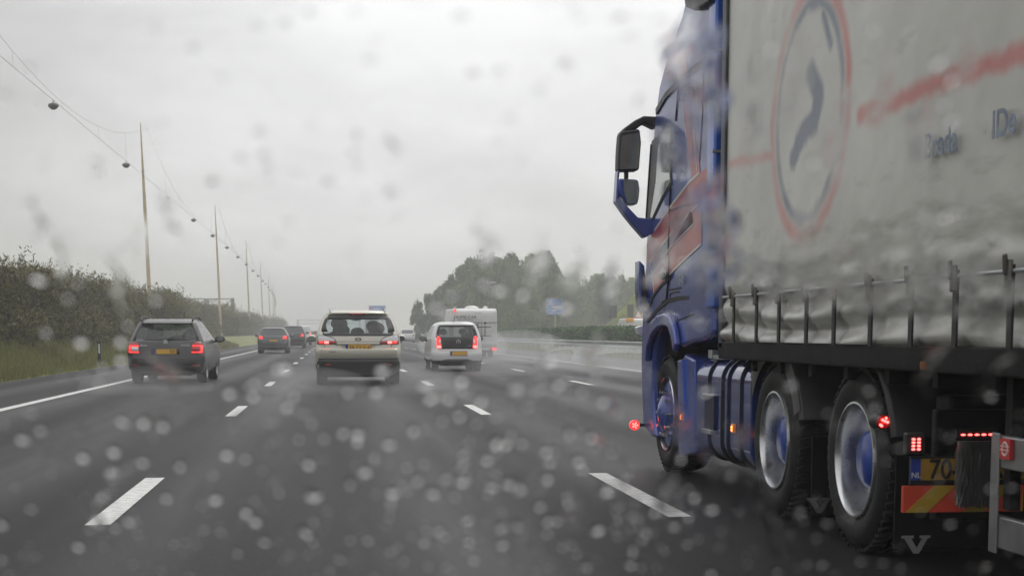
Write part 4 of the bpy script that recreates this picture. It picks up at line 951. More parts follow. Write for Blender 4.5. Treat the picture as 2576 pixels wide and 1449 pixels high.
# tank
ty0=onX(1885,1000,XS).y; ty1=onX(1748,1000,XS).y; zt0=onX(1800,905,XS+.05).z; zb0=.24
def dsec(x0,zb,zt,r=.16,n=8):
    pts=[]
    for k in range(n+1): a=PI/2+PI/2*k/n; pts.append((x0+r+r*math.cos(a),zt-r+r*math.sin(a)))
    for k in range(n+1): a=PI+PI/2*k/n; pts.append((x0+r+r*math.cos(a),zb+r+r*math.sin(a)))
    pts+= [(x0+.62,zb),(x0+.62,zt)]; return pts
M_tank=paint('tank_blue',(.02,.05,.27),dirt=.06,rough=.14,metal=.5,coat=1)
q=MB(); S_=dsec(XS+.01,zb0,.97); q.prism([(x,ty0,z) for x,z in S_],(0,ty1-ty0,0)); tk=TB(q,'fuel_tank',M_tank,bevel=.012)
for f_ in (.14,.36,.47,.72):   # straps, counted from the rear
    yy=ty0+(ty1-ty0)*f_; q=MB(); s2=dsec(XS+.002,zb0-.01,.98,.165); s3=dsec(XS-.006,zb0-.018,.988,.17)
    q.prism([(x,yy,z) for x,z in dsec(XS-.004,zb0-.012,.982,.165)],(0,.022,0)); TB(q,'strap',M_black,tk,bevel=.005)
sa=onX(1775,1000,XS).y; sb=onX(1799,1000,XS).y
SZ1=onX(1788,995,XS).z; SZ0=onX(1788,1080,XS).z
q=MB(); q.bx(XS-.008,XS+.02,sb,sa,SZ0,SZ1); TB(q,'step_recess',mat('recess_blue',(.012,.018,.05),.4),tk)
for bb in ((XS-.03,XS+.01,sb,sa,SZ0-.03,SZ0),(XS-.02,XS+.01,sb-.02,sa+.02,SZ1,SZ1+.012),(XS+.05,XS+.20,sb,sa,.955,.985)):
    q=MB(); q.bx(*bb); TB(q,'step',M_galv,tk,bevel=.003)
q=MB(); q.tube([(XS+.3,sb-.1,.96),(XS+.3,sb-.1,1.02)],.06,16); TB(q,'filler_cap',M_black,tk)
# skirt panel behind the front wheel
pa=onX(1707,1000,XS).y; pb=onX(1745,1000,XS).y
q=MB(); q.prism([onX(x,y,XS) for x,y in [(1703,905),(1718,900),(1722,890),(1745,905),(1748,1140),(1706,1150)]],(.3,0,0)); TB(q,'skirt_panel',M_cab,bevel=.02)
line('skirt_edge',[(1722,905),(1725,1000),(1728,1060)],.018,M_cabd,None,.02)
def amber(x,y):
    p=onX(x,y,XS); q=MB(); q.bx(XS-.022,XS-.002,p.y-.03,p.y+.03,p.z-.03,p.z+.03); o=TB(q,'marker_light',mat('amber_housing',(.55,.16,.02),.3,coat=.5,emis=(1,.25,.03),es=.25),bevel=.006)
    q=MB(); q.ball((XS-.024,p.y,p.z+.008),(.005,.01,.01),6); q.ball((XS-.024,p.y,p.z-.012),(.005,.009,.009),6); TB(q,'diode',mat('amber_hot',(1,.4,.1),.3,emis=(1,.35,.06),es=4),o)
amber(1720,1048); amber(1849,1077)
q=MB(); za=onX(1800,893,XS).z; q.bx(XS+.12,XS+.5,onX(1885,900,XS).y,onX(1780,895,XS).y,za-.02,za+.03); TB(q,'bracket',M_dark)
for xx in (1790,1830): q=MB(); p=onX(xx,895,XS+.1); q.bx(XS+.09,XS+.14,p.y-.06,p.y+.06,za-.03,za+.03); TB(q,'bracket_end',M_galv)
# rear of the tractor
yr0=onX(2300,1180,2.85).y
ypl=6.55
q=MB(); q.bx(XS+.02,XS+XW-.02,ypl+.03,ypl+.09,.30,.80); TB(q,'rear_bumper',M_chassis,bevel=.01)
a=onY(2292,1208,ypl); b=onY(2440,1153,ypl)
q=MB(); q.bx(a.x,a.x+.56,ypl+.01,ypl+.028,a.z-.02,b.z+.01); pl=TB(q,'number_plate',M_black)
q=MB(); q.bx(a.x+.045,a.x+.54,ypl+.004,ypl+.01,a.z,b.z); TB(q,'plate_face',mat('plate_yellow_dirty',(.42,.24,.03),.5,var=.2,scale=10),pl)
q=MB(); q.bx(a.x,a.x+.045,ypl+.004,ypl+.01,a.z,b.z); TB(q,'country_band',M_euro,pl)
text('characters','70-BDR-8',.125,M_char,pl,Vector((a.x+.30,ypl,(a.z+b.z)/2-.003))-tr.location,REAR,.001,.002,.86); text('characters','NL',.035,M_white,pl,Vector((a.x+.022,ypl,a.z+.022))-tr.location,REAR,.001)
q=MB(); a2=onY(2272,1289,ypl); b2=onY(2400,1221,ypl); zz0,zz1=a2.z,b2.z; x0=a2.x; q.bx(x0,x0+.56,ypl+.002,ypl+.028,zz0,zz1); hb_=TB(q,'reflective_board',mat('hatch_red',(.50,.06,.03),.35,var=.1,emis=(1,.1,.05),es=.02))
q=MB(); hh=zz1-zz0
for k in range(3):
    s0=x0+.01+k*.27; pts=[(s0,zz0),(s0+.10,zz0),(s0+.10+hh*1.1,zz1),(s0+hh*1.1,zz1)]; pts=[(min(max(px_,x0),x0+.56),pz_) for px_,pz_ in pts]
    q.prism([(px_,ypl-.001,pz_) for px_,pz_ in pts],(0,.003,0))
TB(q,'stripe',mat('hatch_yellow',(.45,.30,.03),.35,var=.1),hb_)
def led(x,y,w,h,n,m,Y=ypl-.03):
    p=onY(x,y,Y); q=MB(); q.bx(p.x-w/2-.02,p.x+w/2+.02,Y+.004,Y+.05,p.z-h/2-.02,p.z+h/2+.02); o=TB(q,'tail_light',M_black,bevel=.01)
    q=MB(); nx,nz=n
    for i in range(nx):
        for j in range(nz): q.ball((p.x-w/2+w*(i+.5)/nx,Y,p.z-h/2+h*(j+.5)/nz),(w/nx*.36,.006,h/nz*.36),5)
    TB(q,'diode',m,o)
led(2305,1117,.05,.06,(2,4),M_redhot); led(2458,1093,.16,.012,(5,1),M_redhot)
p=onX(2215,1060,XS-.0); q=MB(); q.lathe([(0,.0005),(-.01,.03),(0,.036)],(p.x,p.y-.04,p.z),'Y',20); mk1=TB(q,'marker_light',M_red)
q=MB(); q.lathe([(0,.036),(.06,.045),(.10,.04)],(p.x,p.y-.04,p.z),'Y',20); q.tube([(p.x,p.y+.05,p.z),(p.x+.2,p.y+.1,p.z+.02)],.015,6); TB(q,'lamp_housing',M_black,mk1)
q=MB()
for k in range(6): q.ball((p.x+.018*math.cos(k),p.y-.05,p.z+.02*math.sin(k*1.3)),.007,5)
TB(q,'diode',M_redhot,mk1)
# spray bristles hanging behind the plate
q=MB(); a=onY(2412,1110,ypl-.05); b=onY(2492,1255,ypl-.05); rb=random.Random(9)
for k in range(520):
    x=rb.uniform(a.x,b.x); z=a.z; pts=[(x,ypl-.05+rb.uniform(-.02,.02),z)]
    z1=b.z-rb.uniform(-.03,.04)
    for j in range(4): z-=(a.z-z1)/4; pts.append((x+rb.uniform(-.012,.012),ypl-.05+rb.uniform(-.02,.02),z))
    q.tube(pts,.0022,3,caps=False)
TB(q,'bristle_brush',mat('wet_bristle',(.09,.09,.09),.2,spec=1),smooth=60)
# ================================================================== SEMI TRAILER
TX=2.60; TY0=-3.4; TY1=onX(1824,500,TX).y; TW=2.55
tl=empty('semi_trailer',(TX+TW/2,TY0,0)); tag(tl,'pale curtain sided semi trailer with round logo coupled behind the blue cab','trailer')
def LB_(mb,name,m,parent=tl,**k):
    o=mb.build(name,m,None,**k)
    for v in o.data.vertices: v.co-=tl.location
    o.parent=parent; return o
def curtainmat():
    m=bpy.data.materials.new('printed_curtain'); m.use_nodes=True; N=m.node_tree.nodes; L=m.node_tree.links; b=N['Principled BSDF']
    tc=N.new('ShaderNodeTexCoord'); sep=N.new('ShaderNodeSeparateXYZ'); L.new(tc.outputs['Object'],sep.inputs[0])
    wob=N.new('ShaderNodeTexNoise'); wob.inputs['Scale'].default_value=7; wob.inputs['Detail'].default_value=3; L.new(tc.outputs['Object'],wob.inputs['Vector'])
    def math_(op,a,b_=None,c=None):
        n=N.new('ShaderNodeMath'); n.operation=op
        for i,v in enumerate((a,b_,c)):
            if v is None: continue
            if hasattr(v,'is_linked') or hasattr(v,'links'): L.new(v,n.inputs[i])
            else: n.inputs[i].default_value=v
        return n.outputs[0]
    w=math_('MULTIPLY',math_('SUBTRACT',wob.outputs['Fac'],.5),.06)
    Yc=math_('ADD',sep.outputs['Y'],w); Zc=math_('ADD',sep.outputs['Z'],w)
    c0=onX(2034,283,TX); cy=c0.y-TY0; cz=c0.z
    dy=math_('SUBTRACT',Yc,cy); dz=math_('SUBTRACT',Zc,cz)
    rad=math_('SQRT',math_('ADD',math_('POWER',dy,2.0),math_('POWER',dz,2.0)))
    def band(v,c,hw,soft):   # soft edged printed band
        d=math_('ABSOLUTE',math_('SUBTRACT',v,c)); mr=N.new('ShaderNodeMapRange'); mr.interpolation_type='SMOOTHSTEP'
        mr.inputs['From Min'].default_value=hw+soft; mr.inputs['From Max'].default_value=max(hw-soft,0); L.new(d,mr.inputs['Value']); return mr.outputs['Result']
    ring=band(rad,.665,.045,.04); ringb=band(rad,.575,.03,.035)
    # upper left of both rings is worn away
    ang=math_('ARCTAN2',dz,dy)
    wear=N.new('ShaderNodeMapRange'); wear.inputs['From Min'].default_value=.3; wear.inputs['From Max'].default_value=.62; wear.inputs['To Min'].default_value=.25
    n2=N.new('ShaderNodeTexNoise'); n2.inputs['Scale'].default_value=1.6; L.new(tc.outputs['Object'],n2.inputs['Vector']); L.new(n2.outputs['Fac'],wear.inputs['Value'])
    ring=math_('MULTIPLY',ring,wear.outputs['Result']); ringb=math_('MULTIPLY',ringb,wear.outputs['Result'])
    # figure inside the ring: a bent stroke
    def seg(y0,z0,y1,z1,hw,soft=.035):
        # distance to segment through vector maths
        import mathutils
        ax,az=cy+y0,cz+z0; bx_,bz=y1-y0,z1-z0; L2=bx_*bx_+bz*bz
        py=math_('SUBTRACT',Yc,ax); pz=math_('SUBTRACT',Zc,az)
        t=math_('DIVIDE',math_('ADD',math_('MULTIPLY',py,bx_),math_('MULTIPLY',pz,bz)),L2); n=N.new('ShaderNodeClamp'); L.new(t,n.inputs[0]); t=n.outputs[0]
        ex=math_('SUBTRACT',py,math_('MULTIPLY',t,bx_)); ez=math_('SUBTRACT',pz,math_('MULTIPLY',t,bz))
        d=math_('SQRT',math_('ADD',math_('POWER',ex,2.0),math_('POWER',ez,2.0)))
        mr=N.new('ShaderNodeMapRange'); mr.interpolation_type='SMOOTHSTEP'; mr.inputs['From Min'].default_value=hw+soft; mr.inputs['From Max'].default_value=max(0,hw-soft); L.new(d,mr.inputs['Value']); return mr.outputs['Result']
    def px(x,y): p=onX(x,y,TX); return (p.y-TY0-cy,p.z-cz)
    S1=[(2040,185),(2062,240),(2052,300),(2020,340),(2000,395)]
    fig=None
    for p,q_ in zip(S1,S1[1:]):
        s=seg(*px(*p),*px(*q_),.075); fig=s if fig is None else math_('MAXIMUM',fig,s)
    fig=math_('MAXIMUM',fig,seg(*px(2072,40),*px(2090,110),.03)); fig=math_('MAXIMUM',fig,ringb)
    red=ring
    st=[(2165,292),(2300,235),(2440,180),(2600,125)]
    for p,q_ in zip(st,st[1:]): red=math_('MAXIMUM',red,seg(*px(*p),*px(*q_),.042,.035))
    red=math_('MAXIMUM',red,math_('MULTIPLY',seg(*px(1838,413),*px(1945,390),.03,.03),.7))
    cn=N.new('ShaderNodeTexNoise'); cn.inputs['Scale'].default_value=1.1; cn.inputs['Detail'].default_value=8; L.new(tc.outputs['Object'],cn.inputs['Vector'])
    cr=N.new('ShaderNodeValToRGB'); e=cr.color_ramp.elements; e[0].position=.3; e[0].color=(.48,.475,.45,1); e[1].position=.7; e[1].color=(.62,.615,.585,1); L.new(cn.outputs['Fac'],cr.inputs['Fac'])
    m1=N.new('ShaderNodeMix'); m1.data_type='RGBA'; L.new(math_('MULTIPLY',red,.8),m1.inputs['Factor']); L.new(cr.outputs['Color'],m1.inputs['A']); m1.inputs['B'].default_value=(.52,.10,.085,1)
    m2=N.new('ShaderNodeMix'); m2.data_type='RGBA'; L.new(math_('MULTIPLY',fig,.85),m2.inputs['Factor']); L.new(m1.outputs['Result'],m2.inputs['A']); m2.inputs['B'].default_value=(.07,.10,.17,1)
    # road grime, splashed in slanting streaks over the lowest part of the sheet
    gm=N.new('ShaderNodeMapping'); gm.inputs['Rotation'].default_value=(R(35),0,0); gm.inputs['Scale'].default_value=(1,1.2,5); L.new(tc.outputs['Object'],gm.inputs['Vector'])
    gn=N.new('ShaderNodeTexNoise'); gn.inputs['Scale'].default_value=2.2; gn.inputs['Detail'].default_value=7; L.new(gm.outputs[0],gn.inputs['Vector'])
    gz_=N.new('ShaderNodeMapRange'); gz_.inputs['From Min'].default_value=2.0; gz_.inputs['From Max'].default_value=1.1; gz_.inputs['To Min'].default_value=-.62; gz_.inputs['To Max'].default_value=-.28; L.new(sep.outputs['Z'],gz_.inputs['Value'])
    ga=math_('ADD',gn.outputs['Fac'],gz_.outputs['Result']); gr_=N.new('ShaderNodeMapRange'); gr_.inputs['From Min'].default_value=.0; gr_.inputs['From Max'].default_value=.3; gr_.inputs['To Max'].default_value=.55; L.new(ga,gr_.inputs['Value'])
    m4=N.new('ShaderNodeMix'); m4.data_type='RGBA'; L.new(gr_.outputs['Result'],m4.inputs['Factor']); L.new(m2.outputs['Result'],m4.inputs['A']); m4.inputs['B'].default_value=(.15,.145,.12,1)
    L.new(m4.outputs['Result'],b.inputs['Base Color']); b.inputs['Roughness'].default_value=.27
    bp=N.new('ShaderNodeBump'); bp.inputs['Strength'].default_value=.4; bp.inputs['Distance'].default_value=.03; bn=N.new('ShaderNodeTexNoise'); bn.inputs['Scale'].default_value=2.5; L.new(tc.outputs['Object'],bn.inputs['Vector']); L.new(bn.outputs['Fac'],bp.inputs['Height']); L.new(bp.outputs['Normal'],b.inputs['Normal'])
    return m
M_curt=curtainmat()
ZB=1.085; ZT=3.95
# curtain as a rippled sheet with thickness
straps=[1857,1915,1972,2042,2112,2205,2308,2420,2560]; sy=[onX(x,800,TX).y for x in straps]
gap=sy[0]-sy[1]
yy=sy[-1]
while yy>TY0+.5: yy-=.62; sy.append(yy)
ny,nz=420,90; vs=[];fs=[]
rz=random.Random(4); ph=[rz.uniform(0,6.3) for _ in range(8)]
zl=[ZB+(ZT-ZB)*(i/nz)**1.7 for i in range(nz+1)]
for j in range(nz+1):
    z=zl[j]
    for i in range(ny+1):
        y=TY0+.05+(TY1-TY0-.10)*i/ny
        k=sstep(1.62,1.18,z) if False else 1-sstep(1.12,1.62,z)
        x=TX+.012*math.sin(y*1.1+ph[0])*math.sin(z*1.3)
        x+=k*(.024*math.sin(z*38+ph[1]+1.3*math.sin(y*1.7))+.007*math.sin(z*64+y*1.1+ph[2])*math.sin(y*1.9+ph[3])+.004*math.sin(y*7+z*9))
        near=min(abs(y-s) for s in sy) if k>.01 else 1
        if near<.12: x+=.03*k*(1-near/.12)
        vs.append((x,y,z))
for j in range(nz):
    for i in range(ny): fs.append((j*(ny+1)+i,j*(ny+1)+i+1,(j+1)*(ny+1)+i+1,(j+1)*(ny+1)+i))
q=MB(); q.add(vs,fs); cu=LB_(q,'side_curtain',M_curt,smooth=80); s=cu.modifiers.new('t','SOLIDIFY'); s.thickness=.006; s.offset=0
q=MB(); vs2=[(TX+TW,y,z) for y in (TY0,TY1) for z in (ZB,ZT)]; q.bx(TX+TW-.02,TX+TW,TY0,TY1,ZB,ZT); LB_(q,'side_curtain',mat('plain_curtain',(.5,.5,.48),.5),tl)
for s_ in sy:
    q=MB(); q.bx(TX-.035,TX-.025,s_-.022,s_+.022,ZB-.004,1.40); o=LB_(q,'strap',M_black,tl)
    q=MB(); q.bx(TX-.050,TX-.034,s_-.026,s_+.026,1.31,1.42); q.tube([(TX-.06,s_,1.44),(TX-.05,s_+.01,1.36)],.012,6); LB_(q,'buckle',mat('buckle_steel',(.16,.15,.14),.4,metal=.6,var=.2),o,bevel=.006)
q=MB(); q.tube([(TX-.03,TY0+.1,1.375),(TX-.03,TY1-.1,1.375)],.009,8); LB_(q,'tension_rod',M_galv,tl)
# frame: front wall post, roof, side rave
q=MB(); q.bx(TX-.02,TX+.05,TY1-.05,TY1+.06,ZB-.05,ZT+.05); q.bx(TX+TW-.05,TX+TW+.02,TY1-.05,TY1+.06,ZB-.05,ZT+.05); q.bx(TX+.05,TX+TW-.05,TY1+.0,TY1+.05,ZB,ZT); LB_(q,'front_bulkhead',mat('bulkhead_dark',(.022,.024,.035),.4,var=.2),tl,bevel=.01)
q=MB(); q.bx(TX-.01,TX+TW+.01,TY0,TY1+.05,ZT,ZT+.09); LB_(q,'roof',mat('trailer_roof',(.5,.5,.5),.5),tl,bevel=.02)
q=MB(); q.bx(TX-.02,TX+TW+.02,TY0,TY1+.05,.97,ZB+.0); LB_(q,'load_floor',M_chassis,tl,bevel=.01)
q=MB(); q.bx(TX,TX+TW,TY0-.03,TY0,ZB,ZT); LB_(q,'rear_door',mat('door_white',(.5,.5,.5),.5),tl)
q=MB()
for X0 in (TX+.72,TX+TW-.84): q.bx(X0,X0+.12,TY0,TY1-.2,.80,.97)
for k in range(22): q.bx(TX+.05,TX+TW-.05,TY0+.3+k*.6,TY0+.36+k*.6,.90,.97)
LB_(q,'chassis',M_chassis,tl)
# small amber side marker
p=onX(2325,920,TX-.02); q=MB(); q.bx(p.x-.01,p.x+.012,p.y-.03,p.y+.03,p.z-.018,p.z+.018); LB_(q,'side_marker',mat('amber_dim',(.35,.10,.02),.3),tl,bevel=.004)
# aluminium side guard
g0=onX(2512,1093,TX+.05); g1=onX(2512,1300,TX+.05); yv=g0.y
zt_=g0.z; 
q=MB(); ya=TY0+1.0
sg=MB(); sg.bx(TX+.03,TX+.07,ya,yv,zt_-.13,zt_); sg.bx(TX+.03,TX+.07,ya,yv,zt_-.45,zt_-.32); o=LB_(sg,'side_guard',mat('guard_aluminium',(.30,.30,.31),.38,metal=.75,var=.18,scale=6),tl,bevel=.008)
for yy in [yv-.035-i*1.5 for i in range(5)]:
    q=MB(); q.bx(TX+.02,TX+.03,yy-.035,yy+.035,zt_-.47,zt_+.01); LB_(q,'guard_post',mat('guard_post_alu',(.34,.34,.35),.35,metal=.75,var=.15),o,bevel=.004); q=MB(); q.bx(TX+.075,TX+.12,yy-.03,yy+.03,zt_-.30,.97); LB_(q,'guard_bracket',M_chassis,o)
p=onX(2532,1129,TX+.02); q=MB(); q.bx(TX+.012,TX+.028,p.y-.045,p.y+.045,p.z-.04,p.z+.04); s_=LB_(q,'maker_sticker',mat('sticker_red',(.50,.04,.04),.4),o)
q=MB(); q.lathe([(0,.020),(-.002,.026),(0,.030)],(TX+.012,p.y,p.z),'X',20); q.bx(TX+.010,TX+.013,p.y-.04,p.y+.04,p.z-.006,p.z-.002); q.bx(TX+.010,TX+.013,p.y-.04,p.y+.04,p.z+.008,p.z+.012); LB_(q,'emblem',mat('emblem_cream',(.6,.5,.48),.5),s_)
# landing legs
for x in (TX+.6,TX+TW-.6):
    q=MB(); q.bx(x-.06,x+.06,5.0,5.12,.35,.9); q.bx(x-.12,x+.12,4.95,5.17,.32,.35); LB_(q,'landing_leg',M_chassis,tl)
# lettering on the curtain
M_print=mat('faded_print',(.20,.24,.31),.5,var=.4,scale=12)
for body,x,y,sz in (('Breda',2372,362,.150),('- IDe',2520,315,.150)):
    p=onX(x,y,TX-.012); text('lettering',body,sz,M_print,tl,p+Vector((-.012,0,0))-tl.location,(PI/2,0,-PI/2),.001,.003)
# ================================================================== RAIN ON THE WINDSCREEN
def water():
    m=bpy.data.materials.new('water'); m.use_nodes=True; N=m.node_tree.nodes; L=m.node_tree.links; N.remove(N['Principled BSDF'])
    g=N.new('ShaderNodeBsdfRefraction'); g.inputs['IOR'].default_value=1.333; g.inputs['Roughness'].default_value=.0; g.inputs['Color'].default_value=(1,1,1,1)
    L.new(g.outputs[0],N['Material Output'].inputs['Surface']); return m
rd=random.Random(42); vs=[];fs=[]
fw=Vector((math.sin(YAW),math.cos(YAW),0)); rt_=Vector((math.cos(YAW),-math.sin(YAW),0)); rake=R(48)
n_=(fw*math.sin(rake)+Vector((0,0,1))*math.cos(rake)).normalized()    # outward normal of the screen
upv=(Vector((0,0,1))*math.sin(rake)-fw*math.cos(rake)).normalized(); P0=Vector((0,0,HCAM))+fw*.62
def hit(x,y):
    d=ray(x,y); return Vector((0,0,HCAM))+d*((P0-Vector((0,0,HCAM))).dot(n_)/d.dot(n_))
def drop(x,y,rad,h=.55,asx=1,asy=1):
    c=hit(x,y); b=len(vs); NR,NA=5,14; ph=rd.uniform(0,6.3); e=rd.uniform(.0,.30)
    for k in range(NA):
        pass
    for j in range(NR+1):
        t=j/NR
        for k in range(NA):
            a=2*PI*k/NA; rr_=rad*math.cos(t*PI/2*.98)*(1+e*math.sin(2*a+ph)+.05*math.sin(3*a)); z=rad*h*math.sin(t*PI/2)
            vs.append(tuple(c+(rt_*math.cos(a)*asx+upv*math.sin(a)*asy)*rr_+n_*z))
    for j in range(NR):
        for k in range(NA): fs.append((b+j*NA+k,b+j*NA+(k+1)%NA,b+(j+1)*NA+(k+1)%NA,b+(j+1)*NA+k))
    fs.append(tuple(b+k for k in range(NA))[::-1]); fs.append(tuple(b+NR*NA+k for k in range(NA)))
big=[(1255,735),(1312,735),(1388,765),(1160,960),(1080,1000),(700,930),(575,985),(410,1065),(1120,795),(640,1000),(725,1025),(960,935),(1480,1095),(1370,860),(1385,900),(1455,1155),(305,860),(310,900),(1425,770),(1275,1110),(1380,1200),(1220,1160),(790,1250),(615,1290),(640,1310),(365,1065),(290,1140),(210,1155),(420,1250),(545,1255),(770,1165),(575,1145),(870,1085),(905,1095),(1035,1080),(720,930),(1500,1330),(1265,1365),(1105,1335),(1375,1310),(1520,1230),(1465,1180),(100,700),(200,860),(1610,780)]
for x,y in big: drop(x+rd.uniform(-6,6),y+rd.uniform(-6,6),rd.uniform(.0019,.0027))
for i in range(360):
    y=860+590*rd.random()**.75; x=rd.uniform(0,2576) if i%2 else rd.gauss(1250,420)
    if x>1650 and rd.random()<.45: continue
    if 780<x<1230 and y<960: continue
    drop(x,y,.0006+.0019*rd.random()**2.6,h=rd.uniform(.3,.7),asx=rd.uniform(.8,1.25),asy=rd.uniform(.8,1.5))
for i in range(110):
    x=rd.uniform(0,2400); y=rd.uniform(20,840)
    if 1600<x<1850 and rd.random()<.4: continue
    drop(x,y,rd.uniform(.0008,.0019))
for i in range(25):
    x=rd.gauss(1240,160); y=rd.uniform(930,1440); drop(x,y,rd.uniform(.0010,.0020))
def streak(x0,y0,x1,y1,wd,h):
    p=hit(x0,y0); q_=hit(x1,y1); ax=(q_-p); Lg=ax.length; ax.normalize(); sd=n_.cross(ax).normalized(); n=26; m_=8; b=len(vs); f1,f2=rd.uniform(0,6),rd.uniform(0,6)
    for i in range(n+1):
        t=i/n; env=math.sin(PI*min(max(t,.0),1))**.6+1e-3; wl=wd*env*(1+.35*math.sin(t*11+f1)+.2*math.sin(t*23+f2)); cx=wd*.5*math.sin(t*7+f2)
        for j in range(m_+1):
            u=j/m_*2-1; hh=h*env*(1-u*u)*(1+.5*math.sin(t*29+f1)*math.cos(u*3+f2))
            vs.append(tuple(p+ax*Lg*t+sd*(cx+u*wl)+n_*(hh+1e-5)))
    b2=len(vs)
    for i in range(n+1):
        t=i/n; env=math.sin(PI*min(max(t,.0),1))**.6+1e-3; wl=wd*env*(1+.35*math.sin(t*11+f1)+.2*math.sin(t*23+f2)); cx=wd*.5*math.sin(t*7+f2)
        for j in range(m_+1): u=j/m_*2-1; vs.append(tuple(p+ax*Lg*t+sd*(cx+u*wl)))
    k=m_+1
    for i in range(n):
        for j in range(m_):
            fs.append((b+i*k+j,b+i*k+j+1,b+(i+1)*k+j+1,b+(i+1)*k+j)); fs.append((b2+i*k+j,b2+(i+1)*k+j,b2+(i+1)*k+j+1,b2+i*k+j+1))
        fs.append((b+i*k,b+(i+1)*k,b2+(i+1)*k,b2+i*k)); fs.append((b+i*k+m_,b2+i*k+m_,b2+(i+1)*k+m_,b+(i+1)*k+m_))
    fs.append(tuple([b+j for j in range(k)]+[b2+j for j in range(k)][::-1])); fs.append(tuple([b+n*k+j for j in range(k)]+[b2+n*k+j for j in range(k)][::-1]))
for (x0,y0,x1,y1,wd) in [(1720,20,1700,260,.005),(1760,120,1735,420,.005),(1800,60,1790,330,.005),(1690,300,1660,430,.004),(1730,470,1690,640,.004),(1800,420,1775,640,.005),(1660,600,1640,720,.004),(1770,620,1745,780,.004),(1820,500,1800,760,.005),
  (1850,620,1830,720,.004),(2010,650,1940,760,.005),(2120,600,2060,760,.005),(2260,640,2160,800,.005),(2400,620,2290,800,.005),(2520,560,2420,780,.005),(2560,700,2470,860,.005),(2380,860,2300,960,.004),(2540,880,2440,1010,.004),
  (1900,120,1880,420,.004),(2020,60,1990,330,.004),(2120,200,2100,480,.004),(2330,250,2300,420,.004),(2460,300,2440,430,.004),(2230,120,2210,330,.004),(2440,60,2420,220,.004),
  (1450,610,1440,800,.004),(1360,560,1345,740,.004),(1290,640,1270,800,.003),(1540,640,1520,820,.004),(1500,840,1490,960,.004),(1380,900,1330,1010,.004),(1560,980,1530,1060,.003),
  (270,640,330,800,.004),(90,500,160,700,.004),(400,480,470,640,.004),(890,600,900,720,.003),(1180,430,1190,600,.003),(1000,90,990,200,.004),(560,100,600,220,.004),(1270,130,1280,260,.003),(980,430,1000,560,.003),
  (330,1000,420,1080,.004),(380,880,450,980,.004),(40,1080,180,1180,.004),(160,1200,300,1400,.004),(900,1280,990,1440,.004),(1180,1180,1250,1300,.003),(1890,1180,1850,1330,.004),(2010,1230,1990,1400,.004),(1690,1180,1660,1300,.004)]:
    streak(x0,y0,x1,y1,wd*rd.uniform(.6,.95),rd.uniform(.00007,.00016))
for i in range(26):   # faint wiper-dragged smears across the sky
    x=rd.uniform(40,1600); y=rd.uniform(60,620); s_=rd.uniform(60,170); streak(x,y,x+s_*rd.uniform(.1,.6),y+s_,rd.uniform(.002,.005),rd.uniform(.00005,.00014))
for i in range(34):
    x=rd.uniform(250,2000); y=rd.uniform(960,1340); s_=rd.uniform(50,140); streak(x,y,x+s_*(x-1300)/1400,y+s_,rd.uniform(.0015,.004),rd.uniform(.00006,.00018))
for (x0,y0) in [(1900,700),(1960,730),(2040,720),(2110,760),(2180,730),(2240,760),(2310,740),(2370,780),(2440,760),(2500,800),(2545,770),(2200,660),(2330,670),(2450,690)]:
    streak(x0,y0-60,x0-rd.uniform(20,70),y0+40,rd.uniform(.003,.0045),rd.uniform(.00012,.0002))
for i in range(150):   # small specks low on the screen, many slightly stretched
    drop(rd.uniform(0,2576),1449-420*rd.random()**1.3,rd.uniform(.0005,.0012),asx=rd.uniform(.8,1.3),asy=rd.uniform(.8,1.8))
me=bpy.data.meshes.new('raindrops'); me.from_pydata(vs,[],fs); me.shade_smooth(); me.materials.append(water())
bm=bmesh.new(); bm.from_mesh(me); bmesh.ops.recalc_face_normals(bm,faces=bm.faces); bm.to_mesh(me); bm.free()
me.set_sharp_from_angle(angle=R(60))
o=bpy.data.objects.new('raindrops',me); COL.objects.link(o); tag(o,'scattered blurred raindrops clinging to the windscreen',None,None,'stuff')
# ================================================================== HAZE, SKY, SUN
def volmat(name,dens,col=(.98,.985,.99)):
    m=bpy.data.materials.new(name); m.use_nodes=True; N=m.node_tree.nodes; L=m.node_tree.links; N.remove(N['Principled BSDF'])
    v=N.new('ShaderNodeVolumePrincipled'); v.inputs['Density'].default_value=dens; v.inputs['Color'].default_value=(*col,1); v.inputs['Anisotropy'].default_value=.0
    L.new(v.outputs[0],N['Material Output'].inputs['Volume']); return m
q=MB()
for c_,r_ in (((7.4,61,.4),(2.0,6.5,.9)),((8.4,46,.2),(2.2,9,.6)),((7.0,84,.5),(2.4,9,1.2)),((1.7,30,.15),(.8,2.6,.45)),((-.5,30.4,.1),(1.3,2.3,.40)),((4.6,42.5,.15),(1.1,3,.40)),((10.6,60,.2),(1.6,14,.5)),((-3.6,30.5,.1),(1.3,2.4,.4))): q.ball(c_,r_,10)
sp_=q.build('road_spray',volmat('spray',.05),smooth=80); tag(sp_,'white spray thrown up behind the motorhome and cars','spray',None,'stuff')
q=MB(); q.bx(-950,950,-75,1260,-1.5,24); hz_=q.build('haze',volmat('haze',HAZE),smooth=0); tag(hz_,None,None,None,'stuff')
w=bpy.data.worlds.new('World'); S.world=w; w.use_nodes=True; N=w.node_tree.nodes; L=w.node_tree.links; bg=N['Background']
SUN_EL=R(50); SUN_AZ=R(25)
sky=N.new('ShaderNodeTexSky'); sky.sky_type='NISHITA'; sky.sun_disc=False; sky.sun_elevation=SUN_EL; sky.sun_rotation=SUN_AZ; sky.dust_density=4; sky.ozone_density=1
hs=N.new('ShaderNodeHueSaturation'); hs.inputs['Saturation'].default_value=.05; L.new(sky.outputs[0],hs.inputs['Color'])
